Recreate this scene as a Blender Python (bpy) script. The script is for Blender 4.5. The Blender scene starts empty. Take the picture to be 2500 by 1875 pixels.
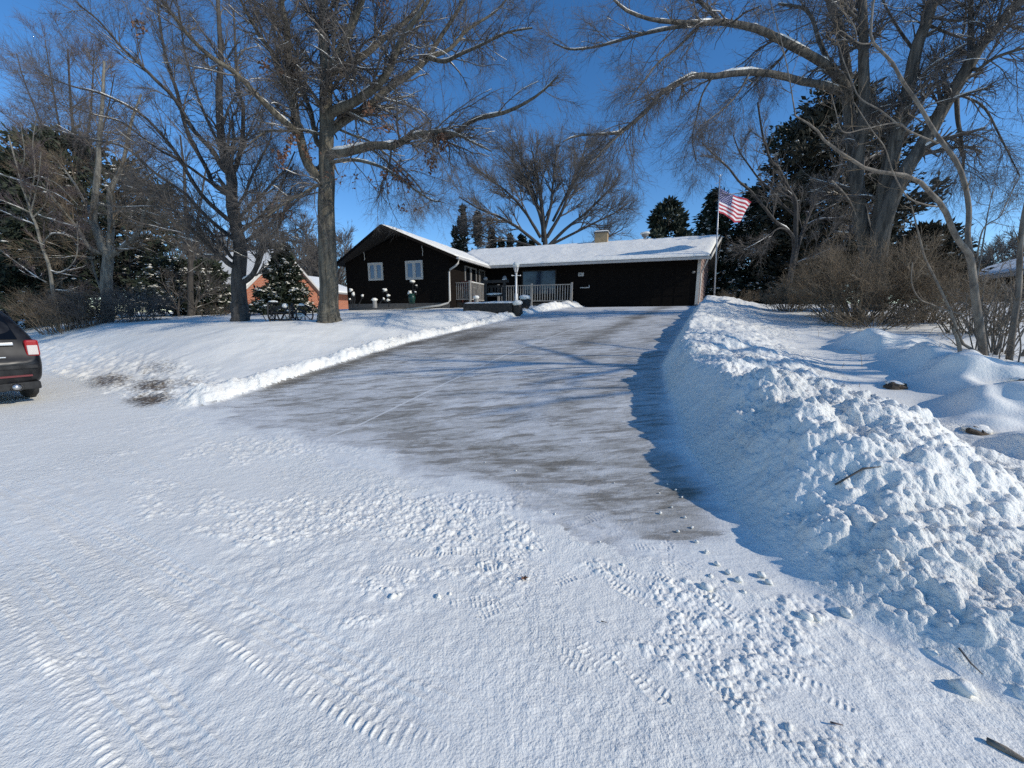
import bpy, math, random
import numpy as np
from mathutils import Vector, Matrix
rng = np.random.default_rng(7)
random.seed(7)
S = bpy.context.scene
C = S.collection
rad = math.radians
# ------------------------------------------------------------------ camera
FPX, PITCH, EYE = 939.0, rad(10), 1.55
cd = bpy.data.cameras.new('camera')
cam = bpy.data.objects.new('camera', cd); C.objects.link(cam)
cd.sensor_width = 36; cd.lens = FPX / 2500 * 36; cd.clip_start = .05; cd.clip_end = 1500
cam.location = (0, 0, EYE); cam.rotation_euler = (rad(90) - PITCH, 0, 0)
S.camera = cam
# ------------------------------------------------------------------ sky, sun, exposure
SUN_AZ, SUN_EL = rad(115), rad(30)
w = bpy.data.worlds.new('World'); S.world = w; w.use_nodes = True
wn = w.node_tree
sky = wn.nodes.new('ShaderNodeTexSky'); sky.sky_type = 'NISHITA'; sky.sun_disc = False
sky.sun_elevation = SUN_EL; sky.sun_rotation = SUN_AZ
sky.altitude = 1500; sky.air_density = 1.0; sky.dust_density = .1; sky.ozone_density = 3.0
bg = wn.nodes['Background']; bg.inputs[1].default_value = .15
hs = wn.nodes.new('ShaderNodeHueSaturation'); hs.inputs['Saturation'].default_value = 1.24; hs.inputs['Hue'].default_value = .502; hs.inputs['Value'].default_value = 1.12
wn.links.new(sky.outputs[0], hs.inputs['Color']); wn.links.new(hs.outputs[0], bg.inputs[0])
sl = bpy.data.lights.new('sun', 'SUN'); sl.energy = 3.35; sl.angle = rad(.55); sl.color = (1, .94, .83)
so = bpy.data.objects.new('sun', sl); C.objects.link(so)
SUN = Vector((math.sin(SUN_AZ) * math.cos(SUN_EL), math.cos(SUN_AZ) * math.cos(SUN_EL), math.sin(SUN_EL)))
so.rotation_euler = SUN.to_track_quat('Z', 'Y').to_euler(); so.location = (20, 0, 20)
S.view_settings.view_transform = 'Standard'; S.view_settings.look = 'None'
S.view_settings.exposure = 0.0; S.view_settings.gamma = 1
S.render.engine = 'CYCLES'
S.cycles.max_bounces = 6; S.cycles.diffuse_bounces = 3; S.cycles.glossy_bounces = 3
S.cycles.transparent_max_bounces = 8; S.cycles.use_denoising = False

# ------------------------------------------------------------------ survey: photograph pixel -> point of the place
cP, sP = math.cos(PITCH), math.sin(PITCH)
def ray(px, py):
    x = (px - 1250) / FPX; y = (937.5 - py) / FPX
    fw = cP + y * sP; up = y * cP - sP
    return x / fw, up / fw
def at(px, py, F):
    a, b = ray(px, py); return np.array((a * F, F, EYE + b * F))
def onz(px, py, z=0.):
    a, b = ray(px, py); F = (z - EYE) / b; return np.array((a * F, F, z))
DA = rad(31.4); sA, cA = math.sin(DA), math.cos(DA)      # the driveway runs along this bearing
def to_as(X, Y): return X * sA + Y * cA, X * cA - Y * sA
def from_as(a, s): return a * sA + s * cA, a * cA - s * sA

# ------------------------------------------------------------------ noise
_p = np.random.default_rng(3).integers(0, 2**31, 4096)
def _h(ix, iy, k=0): return _p[(ix * 73 + iy * 1517 + k * 977 + _p[(iy * 31 + ix * 7 + k) & 4095]) & 4095]
def perlin(x, y, k=0):
    ix = np.floor(x).astype(np.int64); iy = np.floor(y).astype(np.int64)
    fx = x - ix; fy = y - iy
    u = fx * fx * fx * (fx * (fx * 6 - 15) + 10); v = fy * fy * fy * (fy * (fy * 6 - 15) + 10)
    def g(dx, dy):
        ang = (_h(ix + dx, iy + dy, k) & 1023) * (2 * math.pi / 1024)
        return np.cos(ang) * (fx - dx) + np.sin(ang) * (fy - dy)
    a = g(0, 0); b = g(1, 0); c = g(0, 1); d = g(1, 1)
    return (a + (b - a) * u + ((c + (d - c) * u) - (a + (b - a) * u)) * v) * 1.5
def fbm(x, y, o=3, k=0):
    r = 0; amp = 1
    for i in range(o):
        r = r + amp * perlin(x * 2**i, y * 2**i, k + i * 5); amp *= .5
    return r
def domes(x, y, k=0, fill=.8):
    """lumps: one rounded, slightly flattened clod per cell"""
    ix = np.floor(x).astype(np.int64); iy = np.floor(y).astype(np.int64)
    out = np.zeros_like(x)
    for dx in (-1, 0, 1):
        for dy in (-1, 0, 1):
            h = _h(ix + dx, iy + dy, k); h2 = _h(ix + dx, iy + dy, k + 50)
            cx = ix + dx + .15 + .7 * (h & 255) / 255; cy = iy + dy + .15 + .7 * ((h >> 8) & 255) / 255
            R = .25 + .42 * ((h2 & 255) / 255); R = np.where(((h2 >> 8) & 255) / 255 < fill, R, 0.01)
            asp = .75 + .6 * ((h2 >> 16) & 127) / 127; th = ((h >> 16) & 255) / 40.
            ux = (x - cx) * np.cos(th) + (y - cy) * np.sin(th); uy = -(x - cx) * np.sin(th) + (y - cy) * np.cos(th)
            d2 = (ux * asp)**2 + (uy / asp)**2
            out = np.maximum(out, np.sqrt(np.maximum(R * R - d2, 0)))
    return out
def sst(a, b, x):
    t = np.clip((x - a) / (b - a), 0, 1); return t * t * (3 - 2 * t)

# ------------------------------------------------------------------ materials
def newmat(name):
    m = bpy.data.materials.new(name); m.use_nodes = True
    return m, m.node_tree.nodes, m.node_tree.links, m.node_tree.nodes['Principled BSDF']
def mat(name, col, rough=.7, col2=None, scale=4., stretch=(1, 1, 1), bump=0., bscale=None, metal=0., spec=.5, detail=6, lo=.35, hi=.65):
    m, N, L, P = newmat(name)
    P.inputs['Roughness'].default_value = rough; P.inputs['Metallic'].default_value = metal
    P.inputs['Specular IOR Level'].default_value = spec
    P.inputs['Base Color'].default_value = (*col, 1)
    if col2 or bump:
        tc = N.new('ShaderNodeTexCoord'); mp = N.new('ShaderNodeMapping'); mp.inputs['Scale'].default_value = stretch
        L.new(tc.outputs['Object'], mp.inputs[0])
        nz = N.new('ShaderNodeTexNoise'); nz.inputs['Scale'].default_value = scale; nz.inputs['Detail'].default_value = detail
        L.new(mp.outputs[0], nz.inputs[0])
        if col2:
            r = N.new('ShaderNodeValToRGB'); r.color_ramp.elements[0].position = lo; r.color_ramp.elements[1].position = hi
            r.color_ramp.elements[0].color = (*col, 1); r.color_ramp.elements[1].color = (*col2, 1)
            L.new(nz.outputs[0], r.inputs[0]); L.new(r.outputs[0], P.inputs['Base Color'])
        if bump:
            src = nz
            if bscale:
                src = N.new('ShaderNodeTexNoise'); src.inputs['Scale'].default_value = bscale; src.inputs['Detail'].default_value = 8
                L.new(mp.outputs[0], src.inputs[0])
            b = N.new('ShaderNodeBump'); b.inputs['Strength'].default_value = 1; b.inputs['Distance'].default_value = bump
            L.new(src.outputs[0], b.inputs['Height']); L.new(b.outputs[0], P.inputs['Normal'])
    return m
SNOW_A, SNOW_B = (.87, .84, .755), (.93, .90, .815)
def snow_mat(name, b1, d1, b2, d2, dirt=False, rough=.55):
    m, N, L, P = newmat(name)
    P.inputs['Roughness'].default_value = rough; P.inputs['Specular IOR Level'].default_value = .25
    tc = N.new('ShaderNodeTexCoord')
    n0 = N.new('ShaderNodeTexNoise'); n0.inputs['Scale'].default_value = 1.3; n0.inputs['Detail'].default_value = 7
    n1 = N.new('ShaderNodeTexNoise'); n1.inputs['Scale'].default_value = b1; n1.inputs['Detail'].default_value = 6; n1.inputs['Roughness'].default_value = .6
    n2 = N.new('ShaderNodeTexNoise'); n2.inputs['Scale'].default_value = b2; n2.inputs['Detail'].default_value = 4
    for n in (n0, n1, n2): L.new(tc.outputs['Object'], n.inputs[0])
    r = N.new('ShaderNodeValToRGB'); r.color_ramp.elements[0].position = .3; r.color_ramp.elements[1].position = .7
    r.color_ramp.elements[0].color = (*SNOW_A, 1); r.color_ramp.elements[1].color = (*SNOW_B, 1)
    L.new(n0.outputs[0], r.inputs[0]); col = r.outputs[0]
    if dirt:
        at_ = N.new('ShaderNodeAttribute'); at_.attribute_name = 'dirt'
        nd = N.new('ShaderNodeTexNoise'); nd.inputs['Scale'].default_value = 17; nd.inputs['Detail'].default_value = 8; nd.inputs['Roughness'].default_value = .7
        L.new(tc.outputs['Object'], nd.inputs[0])
        ad = N.new('ShaderNodeMath'); ad.operation = 'ADD'; L.new(at_.outputs['Fac'], ad.inputs[0]); L.new(nd.outputs[0], ad.inputs[1])
        rr = N.new('ShaderNodeMapRange'); rr.inputs[1].default_value = 1.0; rr.inputs[2].default_value = 1.26
        L.new(ad.outputs[0], rr.inputs[0])
        mx = N.new('ShaderNodeMixRGB'); mx.inputs[2].default_value = (.13, .10, .07, 1)
        L.new(rr.outputs[0], mx.inputs[0]); L.new(col, mx.inputs[1]); col = mx.outputs[0]
    L.new(col, P.inputs['Base Color'])
    bb = N.new('ShaderNodeBump'); bb.inputs['Distance'].default_value = d1
    nm = N.new('ShaderNodeTexNoise'); nm.inputs['Scale'].default_value = .9; nm.inputs['Detail'].default_value = 5; L.new(tc.outputs['Object'], nm.inputs[0])
    mrm = N.new('ShaderNodeMapRange'); mrm.inputs[1].default_value = .38; mrm.inputs[2].default_value = .62; mrm.inputs[3].default_value = .15; L.new(nm.outputs[0], mrm.inputs[0]); L.new(mrm.outputs[0], bb.inputs['Strength']); L.new(n1.outputs[0], bb.inputs['Height'])
    b3 = N.new('ShaderNodeBump'); b3.inputs['Distance'].default_value = d2; L.new(n2.outputs[0], b3.inputs['Height'])
    L.new(bb.outputs[0], b3.inputs['Normal']); L.new(b3.outputs[0], P.inputs['Normal'])
    return m
M = {}
M['snow_lawn'] = snow_mat('smooth_snow', 3, .03, 60, .004, dirt=True)
M['snow_road'] = snow_mat('packed_snow', 22, .022, 90, .005, dirt=True)
M['snow_bank'] = snow_mat('heaped_snow', 14, .05, 70, .008, dirt=True)
M['clod'] = snow_mat('clod_snow', 3, .002, 12, .001)
M['snow'] = snow_mat('fresh_snow', 6, .03, 40, .01)
def drive_mat():
    m, N, L, P = newmat('swept_concrete')
    P.inputs['Roughness'].default_value = .6; P.inputs['Specular IOR Level'].default_value = .35
    tc = N.new('ShaderNodeTexCoord')
    def noise(scale, stretch, detail=8, rough=.6, rot=0., dist=0.):
        mp = N.new('ShaderNodeMapping'); mp.inputs['Scale'].default_value = stretch; mp.inputs['Rotation'].default_value = (0, 0, rot)
        L.new(tc.outputs['Object'], mp.inputs[0])
        n = N.new('ShaderNodeTexNoise'); n.inputs['Scale'].default_value = scale; n.inputs['Detail'].default_value = detail
        n.inputs['Roughness'].default_value = rough; n.inputs['Distortion'].default_value = dist
        L.new(mp.outputs[0], n.inputs[0]); return n.outputs[0]
    def math_(op, a, b):
        q = N.new('ShaderNodeMath'); q.operation = op
        for i, v in enumerate((a, b)):
            if isinstance(v, (int, float)): q.inputs[i].default_value = v
            elif v is not None: L.new(v, q.inputs[i])
        return q.outputs[0]
    def att(n):
        q = N.new('ShaderNodeAttribute'); q.attribute_name = n; return q.outputs['Fac']
    streak = noise(1, (1.7, 5.0, 1), 10, .68, rad(4), .8)
    fine = noise(1, (9, 24, 1), 7, .65, rad(4), .4)
    big = noise(.55, (1, 1.6, 1), 5, .55)
    f = math_('ADD', math_('MULTIPLY', streak, .75), math_('MULTIPLY', fine, .25))
    f = math_('ADD', f, math_('MULTIPLY', math_('SUBTRACT', big, .5), .45))
    f = math_('ADD', f, att('cover'))
    mr = N.new('ShaderNodeMapRange'); mr.inputs[1].default_value = .30; mr.inputs[2].default_value = .78; L.new(f, mr.inputs[0])
    ramp = N.new('ShaderNodeValToRGB'); e = ramp.color_ramp.elements
    e[0].position = 0; e[0].color = (.12, .10, .075, 1); e[1].position = 1; e[1].color = (.85, .835, .775, 1)
    for p_, c_ in ((.25, (.29, .27, .23)), (.5, (.50, .485, .45)), (.75, (.68, .67, .64))):
        q = e.new(p_); q.color = (*c_, 1)
    L.new(mr.outputs[0], ramp.inputs[0])
    fl_ = noise(1, (2.4, 9.5, 1), 10, .72, rad(-3), .2); fm = N.new('ShaderNodeMapRange'); fm.inputs[1].default_value = .54; fm.inputs[2].default_value = .60; fm.inputs[4].default_value = .55
    L.new(math_('ADD', fl_, math_('MULTIPLY', math_('SUBTRACT', big, .5), .35)), fm.inputs[0])
    dk_ = noise(1, (1.6, 8.0, 1), 10, .7, rad(7), .2); dm = N.new('ShaderNodeMapRange'); dm.inputs[1].default_value = .46; dm.inputs[2].default_value = .40; dm.inputs[4].default_value = .6
    L.new(math_('ADD', dk_, math_('MULTIPLY', math_('SUBTRACT', att('cover'), .1), .5)), dm.inputs[0])
    m1 = N.new('ShaderNodeMixRGB'); m1.inputs[2].default_value = (.70, .69, .655, 1); L.new(fm.outputs[0], m1.inputs[0]); L.new(ramp.outputs[0], m1.inputs[1])
    m2 = N.new('ShaderNodeMixRGB'); m2.inputs[2].default_value = (.17, .145, .11, 1); L.new(dm.outputs[0], m2.inputs[0]); L.new(m1.outputs[0], m2.inputs[1]); ramp = m2
    # snow-filled saw joints
    def line(src, c, wd):
        d = math_('ABSOLUTE', math_('SUBTRACT', src, c), None); return math_('LESS_THAN', d, wd)
    jn = line(att('across'), -4.34, .022)
    for c in (5.35, 9.6, 13.9): jn = math_('MAXIMUM', jn, math_('MULTIPLY', line(att('along'), c, .016), .6))
    jn = math_('MULTIPLY', jn, .75)
    mx = N.new('ShaderNodeMixRGB'); mx.inputs[2].default_value = (.78, .765, .72, 1)
    L.new(jn, mx.inputs[0]); L.new(ramp.outputs[0], mx.inputs[1]); L.new(mx.outputs[0], P.inputs['Base Color'])
    b = N.new('ShaderNodeBump'); b.inputs['Distance'].default_value = .02; b.inputs['Strength'].default_value = .8
    L.new(f, b.inputs['Height'])
    b2 = N.new('ShaderNodeBump'); b2.inputs['Distance'].default_value = .004; L.new(noise(70, (1, 1, 1), 4), b2.inputs['Height'])
    L.new(b.outputs[0], b2.inputs['Normal']); L.new(b2.outputs[0], P.inputs['Normal'])
    return m
M['drive'] = drive_mat()
M['bark_oak'] = mat('oak_bark', (.06, .052, .037), .9, (.17, .15, .11), 5, (2.2, 2.2, .35), .05, 7)
M['bark_maple'] = mat('maple_bark', (.035, .03, .026), .9, (.09, .08, .068), 5, (2.2, 2.2, .35), .04, 7)
M['bark_pale'] = mat('pale_bark', (.12, .11, .09), .9, (.27, .25, .2), 6, (2, 2, .5), .02, 9)
M['bark_box'] = mat('tan_bark', (.11, .09, .07), .9, (.26, .22, .17), 8, (2, 2, .5), .012, 14)
M['bark_silver'] = mat('furrowed_bark', (.05, .045, .036), .9, (.165, .145, .115), 5, (2.6, 2.6, .3), .06, 7)
M['twig'] = mat('grey_twigs', (.085, .074, .064), .85, (.165, .145, .125), 3)
M['twig_red'] = mat('reddish_twigs', (.10, .075, .07), .85, (.17, .13, .12), 3)
M['twig_brown'] = mat('brown_twigs', (.12, .088, .055), .85, (.24, .18, .115), 3)
M['dead_leaf'] = mat('dead_leaves', (.12, .055, .03), .8, (.27, .14, .08), 6)
M['needle_dark'] = mat('dark_needles', (.010, .017, .009), .8, (.03, .042, .02), 2.5)
M['needle_pine'] = mat('pine_needles', (.018, .026, .015), .8, (.05, .06, .032), 2.5)
M['needle_brown'] = mat('bronzed_needles', (.02, .022, .012), .8, (.055, .047, .027), 2)
M['shade_toned'] = mat('shade_toned_boards', (.008, .006, .005), .9, (.013, .010, .008), 3, (1, 1, 8), spec=.1)  # brown siding made near-black: the shade of the front is put into the colour
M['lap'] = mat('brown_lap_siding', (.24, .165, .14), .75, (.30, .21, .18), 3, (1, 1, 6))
M['trim'] = mat('cream_trim', (.55, .52, .46), .5, (.62, .59, .53), 3)
M['trim_dark'] = mat('weathered_trim', (.20, .19, .18), .6, (.26, .25, .23), 4)
M['gutter'] = mat('gutter_metal', (.42, .40, .37), .45, (.50, .48, .45), 5)
M['rail'] = mat('weathered_rail_wood', (.28, .255, .22), .75, (.38, .35, .31), 6, (1, 1, .4))
M['soffit'] = mat('tan_soffit', (.10, .09, .08), .8, (.13, .115, .10), 4)
M['shingle'] = mat('dark_shingle', (.012, .011, .010), .9, (.02, .018, .017), 20)
M['fdn'] = mat('foundation_block', (.10, .095, .09), .9, (.15, .14, .13), 8)
M['ch_brick'] = mat('tan_brick', (.36, .25, .13), .85, (.46, .33, .19), 9, (1, 1, 3))
M['black'] = mat('black_iron', (.008, .008, .009), .6, (.02, .02, .02), 8)
M['wood_dark'] = mat('dark_timber', (.02, .017, .014), .85, (.05, .043, .036), 6, (1, 1, 4))
M['wood_red'] = mat('red_brown_wood', (.07, .018, .014), .8, (.12, .035, .028), 5)
M['rock'] = mat('brown_rock', (.05, .038, .025), .9, (.14, .10, .065), 7, bump=.03, bscale=9)
M['white'] = mat('white_paint', (.72, .71, .68), .5, (.8, .79, .76), 4)
M['steel'] = mat('pole_metal', (.45, .46, .48), .4, metal=.6)
M['chrome'] = mat('chrome', (.62, .62, .62), .38, metal=1.)
M['tyre'] = mat('tyre_rubber', (.012, .012, .012), .85, (.03, .03, .03), 9)
M['red_lens'] = mat('red_lens', (.35, .012, .015), .2)
M['red_dim'] = mat('dull_red_reflector', (.14, .02, .022), .4)
M['clear_lens'] = mat('clear_lens', (.62, .55, .5), .15)
M['green'] = mat('green_glazed_pot', (.01, .05, .035), .35)
def glass(name, col, rough=.06):
    m, N, L, P = newmat(name); P.inputs['Base Color'].default_value = (*col, 1); P.inputs['Roughness'].default_value = rough
    P.inputs['Specular IOR Level'].default_value = .8; return m
M['pane'] = glass('window_glass', (.03, .05, .085)); M['pane_dark'] = glass('dark_glass', (.004, .005, .007), .04); M['pane_dark'].node_tree.nodes['Principled BSDF'].inputs['Specular IOR Level'].default_value = .25
M['pane_sky'] = glass('painted_sky_window_glass', (.10, .155, .25), .1)  # sky reflection painted in as a blue base colour
def paint():
    m, N, L, P = newmat('dirty_black_paint')
    tc = N.new('ShaderNodeTexCoord'); mp = N.new('ShaderNodeMapping'); mp.inputs['Scale'].default_value = (5, 5, 1.2)
    nz = N.new('ShaderNodeTexNoise'); nz.inputs['Scale'].default_value = 2; nz.inputs['Detail'].default_value = 7
    L.new(tc.outputs['Object'], mp.inputs[0]); L.new(mp.outputs[0], nz.inputs[0])
    r = N.new('ShaderNodeValToRGB'); r.color_ramp.elements[0].position = .4; r.color_ramp.elements[1].position = .75
    r.color_ramp.elements[0].color = (.005, .005, .006, 1); r.color_ramp.elements[1].color = (.024, .024, .024, 1)
    L.new(nz.outputs[0], r.inputs[0]); L.new(r.outputs[0], P.inputs['Base Color'])
    P.inputs['Roughness'].default_value = .35; P.inputs['Coat Weight'].default_value = .12; P.inputs['Specular IOR Level'].default_value = .3; return m
M['paint'] = paint()
def brick():
    m, N, L, P = newmat('red_brick'); tc = N.new('ShaderNodeTexCoord'); sx_ = N.new('ShaderNodeSeparateXYZ'); ad_ = N.new('ShaderNodeMath'); mp = N.new('ShaderNodeCombineXYZ')
    L.new(tc.outputs['Object'], sx_.inputs[0]); L.new(sx_.outputs[0], ad_.inputs[0]); L.new(sx_.outputs[1], ad_.inputs[1]); L.new(ad_.outputs[0], mp.inputs[0]); L.new(sx_.outputs[2], mp.inputs[1])
    b = N.new('ShaderNodeTexBrick'); b.inputs['Scale'].default_value = 2.2; b.inputs['Mortar Size'].default_value = .03
    b.inputs['Color1'].default_value = (.42, .13, .06, 1); b.inputs['Color2'].default_value = (.34, .10, .05, 1); b.inputs['Mortar'].default_value = (.38, .24, .17, 1)
    L.new(mp.outputs[0], b.inputs[0]); L.new(b.outputs[0], P.inputs['Base Color'])
    P.inputs['Roughness'].default_value = .9; return m
M['brick'] = brick()

# ------------------------------------------------------------------ object helpers
def link_np(name, V, quads=None, tris=None, m=None, parent=None, smooth=False, loc=None):
    me = bpy.data.meshes.new(name); V = np.asarray(V, np.float32).reshape(-1, 3)
    nq = 0 if quads is None else len(quads); nt = 0 if tris is None else len(tris)
    me.vertices.add(len(V)); me.vertices.foreach_set('co', V.ravel())
    li = []; st = []; o = 0
    if nq: li.append(np.asarray(quads, np.int32).ravel()); st.append(np.arange(nq) * 4); o = nq * 4
    if nt: li.append(np.asarray(tris, np.int32).ravel()); st.append(o + np.arange(nt) * 3)
    li = np.concatenate(li); st = np.concatenate(st).astype(np.int32)
    me.loops.add(len(li)); me.loops.foreach_set('vertex_index', li.astype(np.int32))
    me.polygons.add(nq + nt); me.polygons.foreach_set('loop_start', st)
    if smooth: me.polygons.foreach_set('use_smooth', np.ones(nq + nt, bool))
    me.update(calc_edges=True)
    if m is not None:
        for q in (m if isinstance(m, (list, tuple)) else [m]): me.materials.append(q)
    ob = bpy.data.objects.new(name, me); C.objects.link(ob)
    if parent is not None: ob.parent = parent
    if loc is not None: ob.location = loc
    return ob
def tag(o, label=None, cat=None, group=None, kind=None):
    if label: o['label'] = label
    if cat: o['category'] = cat
    if group: o['group'] = group
    if kind: o['kind'] = kind
    return o
def thing(name, label, cat, loc=(0, 0, 0), rz=0., group=None):
    o = bpy.data.objects.new(name, None); C.objects.link(o); o.location = loc; o.rotation_euler = (0, 0, rz)
    o.empty_display_size = .2
    return tag(o, label, cat, group)
class MB:
    """gathers shapes, then links them as one mesh object"""
    def __init__(s): s.V = []; s.F = []; s.n = 0
    def add(s, V, F):
        V = [tuple(map(float, v)) for v in V]; s.V += V; s.F += [tuple(i + s.n for i in f) for f in F]; s.n += len(V); return s
    def box(s, x0, x1, y0, y1, z0, z1):
        V = [(x0, y0, z0), (x1, y0, z0), (x1, y1, z0), (x0, y1, z0), (x0, y0, z1), (x1, y0, z1), (x1, y1, z1), (x0, y1, z1)]
        return s.add(V, [(0, 3, 2, 1), (4, 5, 6, 7), (0, 1, 5, 4), (1, 2, 6, 5), (2, 3, 7, 6), (3, 0, 4, 7)])
    def bar(s, p, q, wx, wz):
        p = Vector(p); q = Vector(q); t = (q - p).normalized(); a = t.cross(Vector((0, 0, 1)))
        a = Vector((1, 0, 0)) if a.length < 1e-3 else a.normalized(); b = a.cross(t)
        V = [e + a * (i * wx / 2) + b * (j * wz / 2) for e in (p, q) for i, j in ((-1, -1), (1, -1), (1, 1), (-1, 1))]
        return s.add(V, [(0, 1, 2, 3), (7, 6, 5, 4), (0, 4, 5, 1), (1, 5, 6, 2), (2, 6, 7, 3), (3, 7, 4, 0)])
    def tube(s, pts, r, n=8, cap=True):
        pts = [Vector(p) for p in pts]; k = len(pts); rr = r if isinstance(r, (list, tuple)) else [r] * k
        V = []; ref = Vector((0, 0, 1))
        for i, p in enumerate(pts):
            t = (pts[min(i + 1, k - 1)] - pts[max(i - 1, 0)]).normalized()
            a = t.cross(ref if abs(t.z) < .95 else Vector((1, 0, 0))).normalized(); b = t.cross(a)
            V += [p + (a * math.cos(2 * math.pi * j / n) + b * math.sin(2 * math.pi * j / n)) * rr[i] for j in range(n)]
        F = [(i * n + j, i * n + (j + 1) % n, (i + 1) * n + (j + 1) % n, (i + 1) * n + j) for i in range(k - 1) for j in range(n)]
        if cap: F += [tuple(range(n - 1, -1, -1)), tuple((k - 1) * n + j for j in range(n))]
        return s.add(V, F)
    def ring(s, c, axis, R, r, n=20, m=6):
        ax = Vector(axis).normalized(); e = ax.cross(Vector((0, 0, 1))); e = e.normalized() if e.length > .1 else Vector((1, 0, 0)); f = ax.cross(e); c = Vector(c)
        V = []
        for i in range(n):
            d = e * math.cos(2 * math.pi * i / n) + f * math.sin(2 * math.pi * i / n)
            for j in range(m): V.append(c + d * (R + r * math.cos(2 * math.pi * j / m)) + ax * (r * math.sin(2 * math.pi * j / m)))
        return s.add(V, [(i * m + j, ((i + 1) % n) * m + j, ((i + 1) % n) * m + (j + 1) % m, i * m + (j + 1) % m) for i in range(n) for j in range(m)])
    def lathe(s, c, prof, n=14):
        V = [(c[0] + r * math.cos(2 * math.pi * j / n), c[1] + r * math.sin(2 * math.pi * j / n), c[2] + z) for r, z in prof for j in range(n)]
        F = [(i * n + j, i * n + (j + 1) % n, (i + 1) * n + (j + 1) % n, (i + 1) * n + j) for i in range(len(prof) - 1) for j in range(n)]
        k = len(prof) - 1
        F += [tuple(range(n - 1, -1, -1)), tuple(k * n + j for j in range(n))]
        return s.add(V, F)
    def blob(s, c, rx, ry, rz, seed=0, rough=.18, n=9, m=6):
        R = random.Random(seed); V = []; F = []
        for i in range(m + 1):
            ph = math.pi * i / m
            for j in range(n):
                th = 2 * math.pi * j / n; q = 1 + R.uniform(-rough, rough) * (0 < i < m)
                V.append((c[0] + rx * q * math.sin(ph) * math.cos(th), c[1] + ry * q * math.sin(ph) * math.sin(th), c[2] + rz * q * math.cos(ph)))
        F = [(i * n + j, (i + 1) * n + j, (i + 1) * n + (j + 1) % n, i * n + (j + 1) % n) for i in range(m) for j in range(n)]
        return s.add(V, F)
    def prism(s, poly, y0, y1):
        """polygon in x,z pushed along y"""
        n = len(poly); V = [(x, y0, z) for x, z in poly] + [(x, y1, z) for x, z in poly]
        return s.add(V, [tuple(range(n)), tuple(range(2 * n - 1, n - 1, -1))] + [(i, i + n, (i + 1) % n + n, (i + 1) % n) for i in range(n)])
    def build(s, name, m, parent=None, smooth=False, bevel=0., loc=None):
        me = bpy.data.meshes.new(name); me.from_pydata(s.V, [], s.F); me.materials.append(m)
        if smooth: me.polygons.foreach_set('use_smooth', np.ones(len(me.polygons), bool))
        o = bpy.data.objects.new(name, me); C.objects.link(o)
        if parent is not None: o.parent = parent
        if loc is not None: o.location = loc
        if bevel:
            b = o.modifiers.new('b', 'BEVEL'); b.width = bevel; b.segments = 2; b.limit_method = 'ANGLE'
        return o

# ------------------------------------------------------------------ the lie of the land
def base_z(X, Y):
    a, s = to_as(np.asarray(X, float), np.asarray(Y, float))
    zd = np.interp(a, [-80, 2, 3.2, 4.1, 6.3, 7.7, 11.7, 13.6, 18.3, 23, 70], [0, 0, .12, .28, .66, .87, 1.33, 1.57, 1.98, 2.08, 2.5])
    zl = np.interp(a, [-80, 2.2, 2.9, 3.5, 4.5, 5.6, 8, 12, 16, 20, 70], [0, .02, .24, .5, .9, 1.2, 1.42, 1.72, 1.96, 2.1, 2.5])
    far_ = np.interp(a, [7, 11], [-13.5, -9.6]); wt = np.clip((s + 7.9) / (far_ + 7.9), 0, 1); wl = wt * wt * (3 - 2 * wt)
    return zd + (zl - zd) * wl
def gz(X, Y): return float(base_z(X, Y))
def bank_h(a, s):
    sl_ = np.interp(a, [2.0, 2.4, 2.8, 4, 6.7, 12, 20, 24], [1.3, .40, .06, -.52, -1.24, -1.6, -2.0, -2.2])
    sr = np.interp(a, [2.0, 2.6, 3.6, 4.6, 6, 9, 20], [6, 5.5, 3.6, 2.5, 1.7, 1.2, .6])
    Hh = np.interp(a, [1.98, 2.2, 2.7, 3.4, 4.0, 4.6, 5.2, 7, 12, 17, 20.5, 21.6], [0, .13, .33, .54, .70, .58, .44, .38, .34, .34, .42, 0])
    t = (s - sl_) / np.maximum(sr - sl_, .2)
    up = sst(0, 1, (s - sl_) / np.interp(a, [2, 3, 4.3, 5.6, 20], [.5, .95, .95, .36, .32])); dn = 1 - sst(np.interp(a, [4.5, 6], [.30, .16]), 1.0, t)
    Hh = Hh * (1 - .55 * sst(.55, 2.1, s))
    wob = 1 + .22 * perlin(a * .9, s * .9, 9) + .12 * perlin(a * 2.3, s * 2.3, 19)
    return np.where((t > 0) & (t < 1), Hh * up * dn * wob, 0)
def ridge_h(a, s):
    s0 = np.interp(a, [2.3, 3, 4, 12, 20], [-8.25, -8.15, -8.1, -8.2, -8.55])
    hw = np.interp(a, [2.2, 3, 5, 12, 18, 21], [.5, .42, .31, .27, .5, .7]) * (1 + .22 * perlin(a * 3.1, a * 0 + 5.5, 21) + .14 * perlin(a * 8.3, a * 0 + 1.5, 22))
    Hh = np.interp(a, [2.3, 2.9, 3.6, 5, 10, 16, 18, 20.5, 21.3], [0, .26, .22, .17, .13, .15, .24, .26, 0])
    d = np.abs(s - s0) / hw
    return np.where(d < 1, Hh * (1 - d * d)**1.2 * (1 + .35 * perlin(a * 2.2, s * 1.5, 4)), 0)
def old_ridge(a, s):
    s0 = 2.15 + .25 * perlin(a * .6, a * 0 + 3.3, 2) - .45 * sst(7, 9.5, a)
    hh = .33 * sst(3.6, 5, a) * (1 - sst(8.5, 10.5, a)) * (1 + .5 * perlin(a * 1.1, s * .9, 12))
    hh = hh * (.8 + .5 * perlin(a * 1.9, s * 1.2, 14) + .25 * perlin(a * 4.5, s * 3.5, 15)); d = (s - s0)
    return hh * np.exp(-np.where(d < 0, (d / .24)**2, (d / .75)**2))

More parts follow.
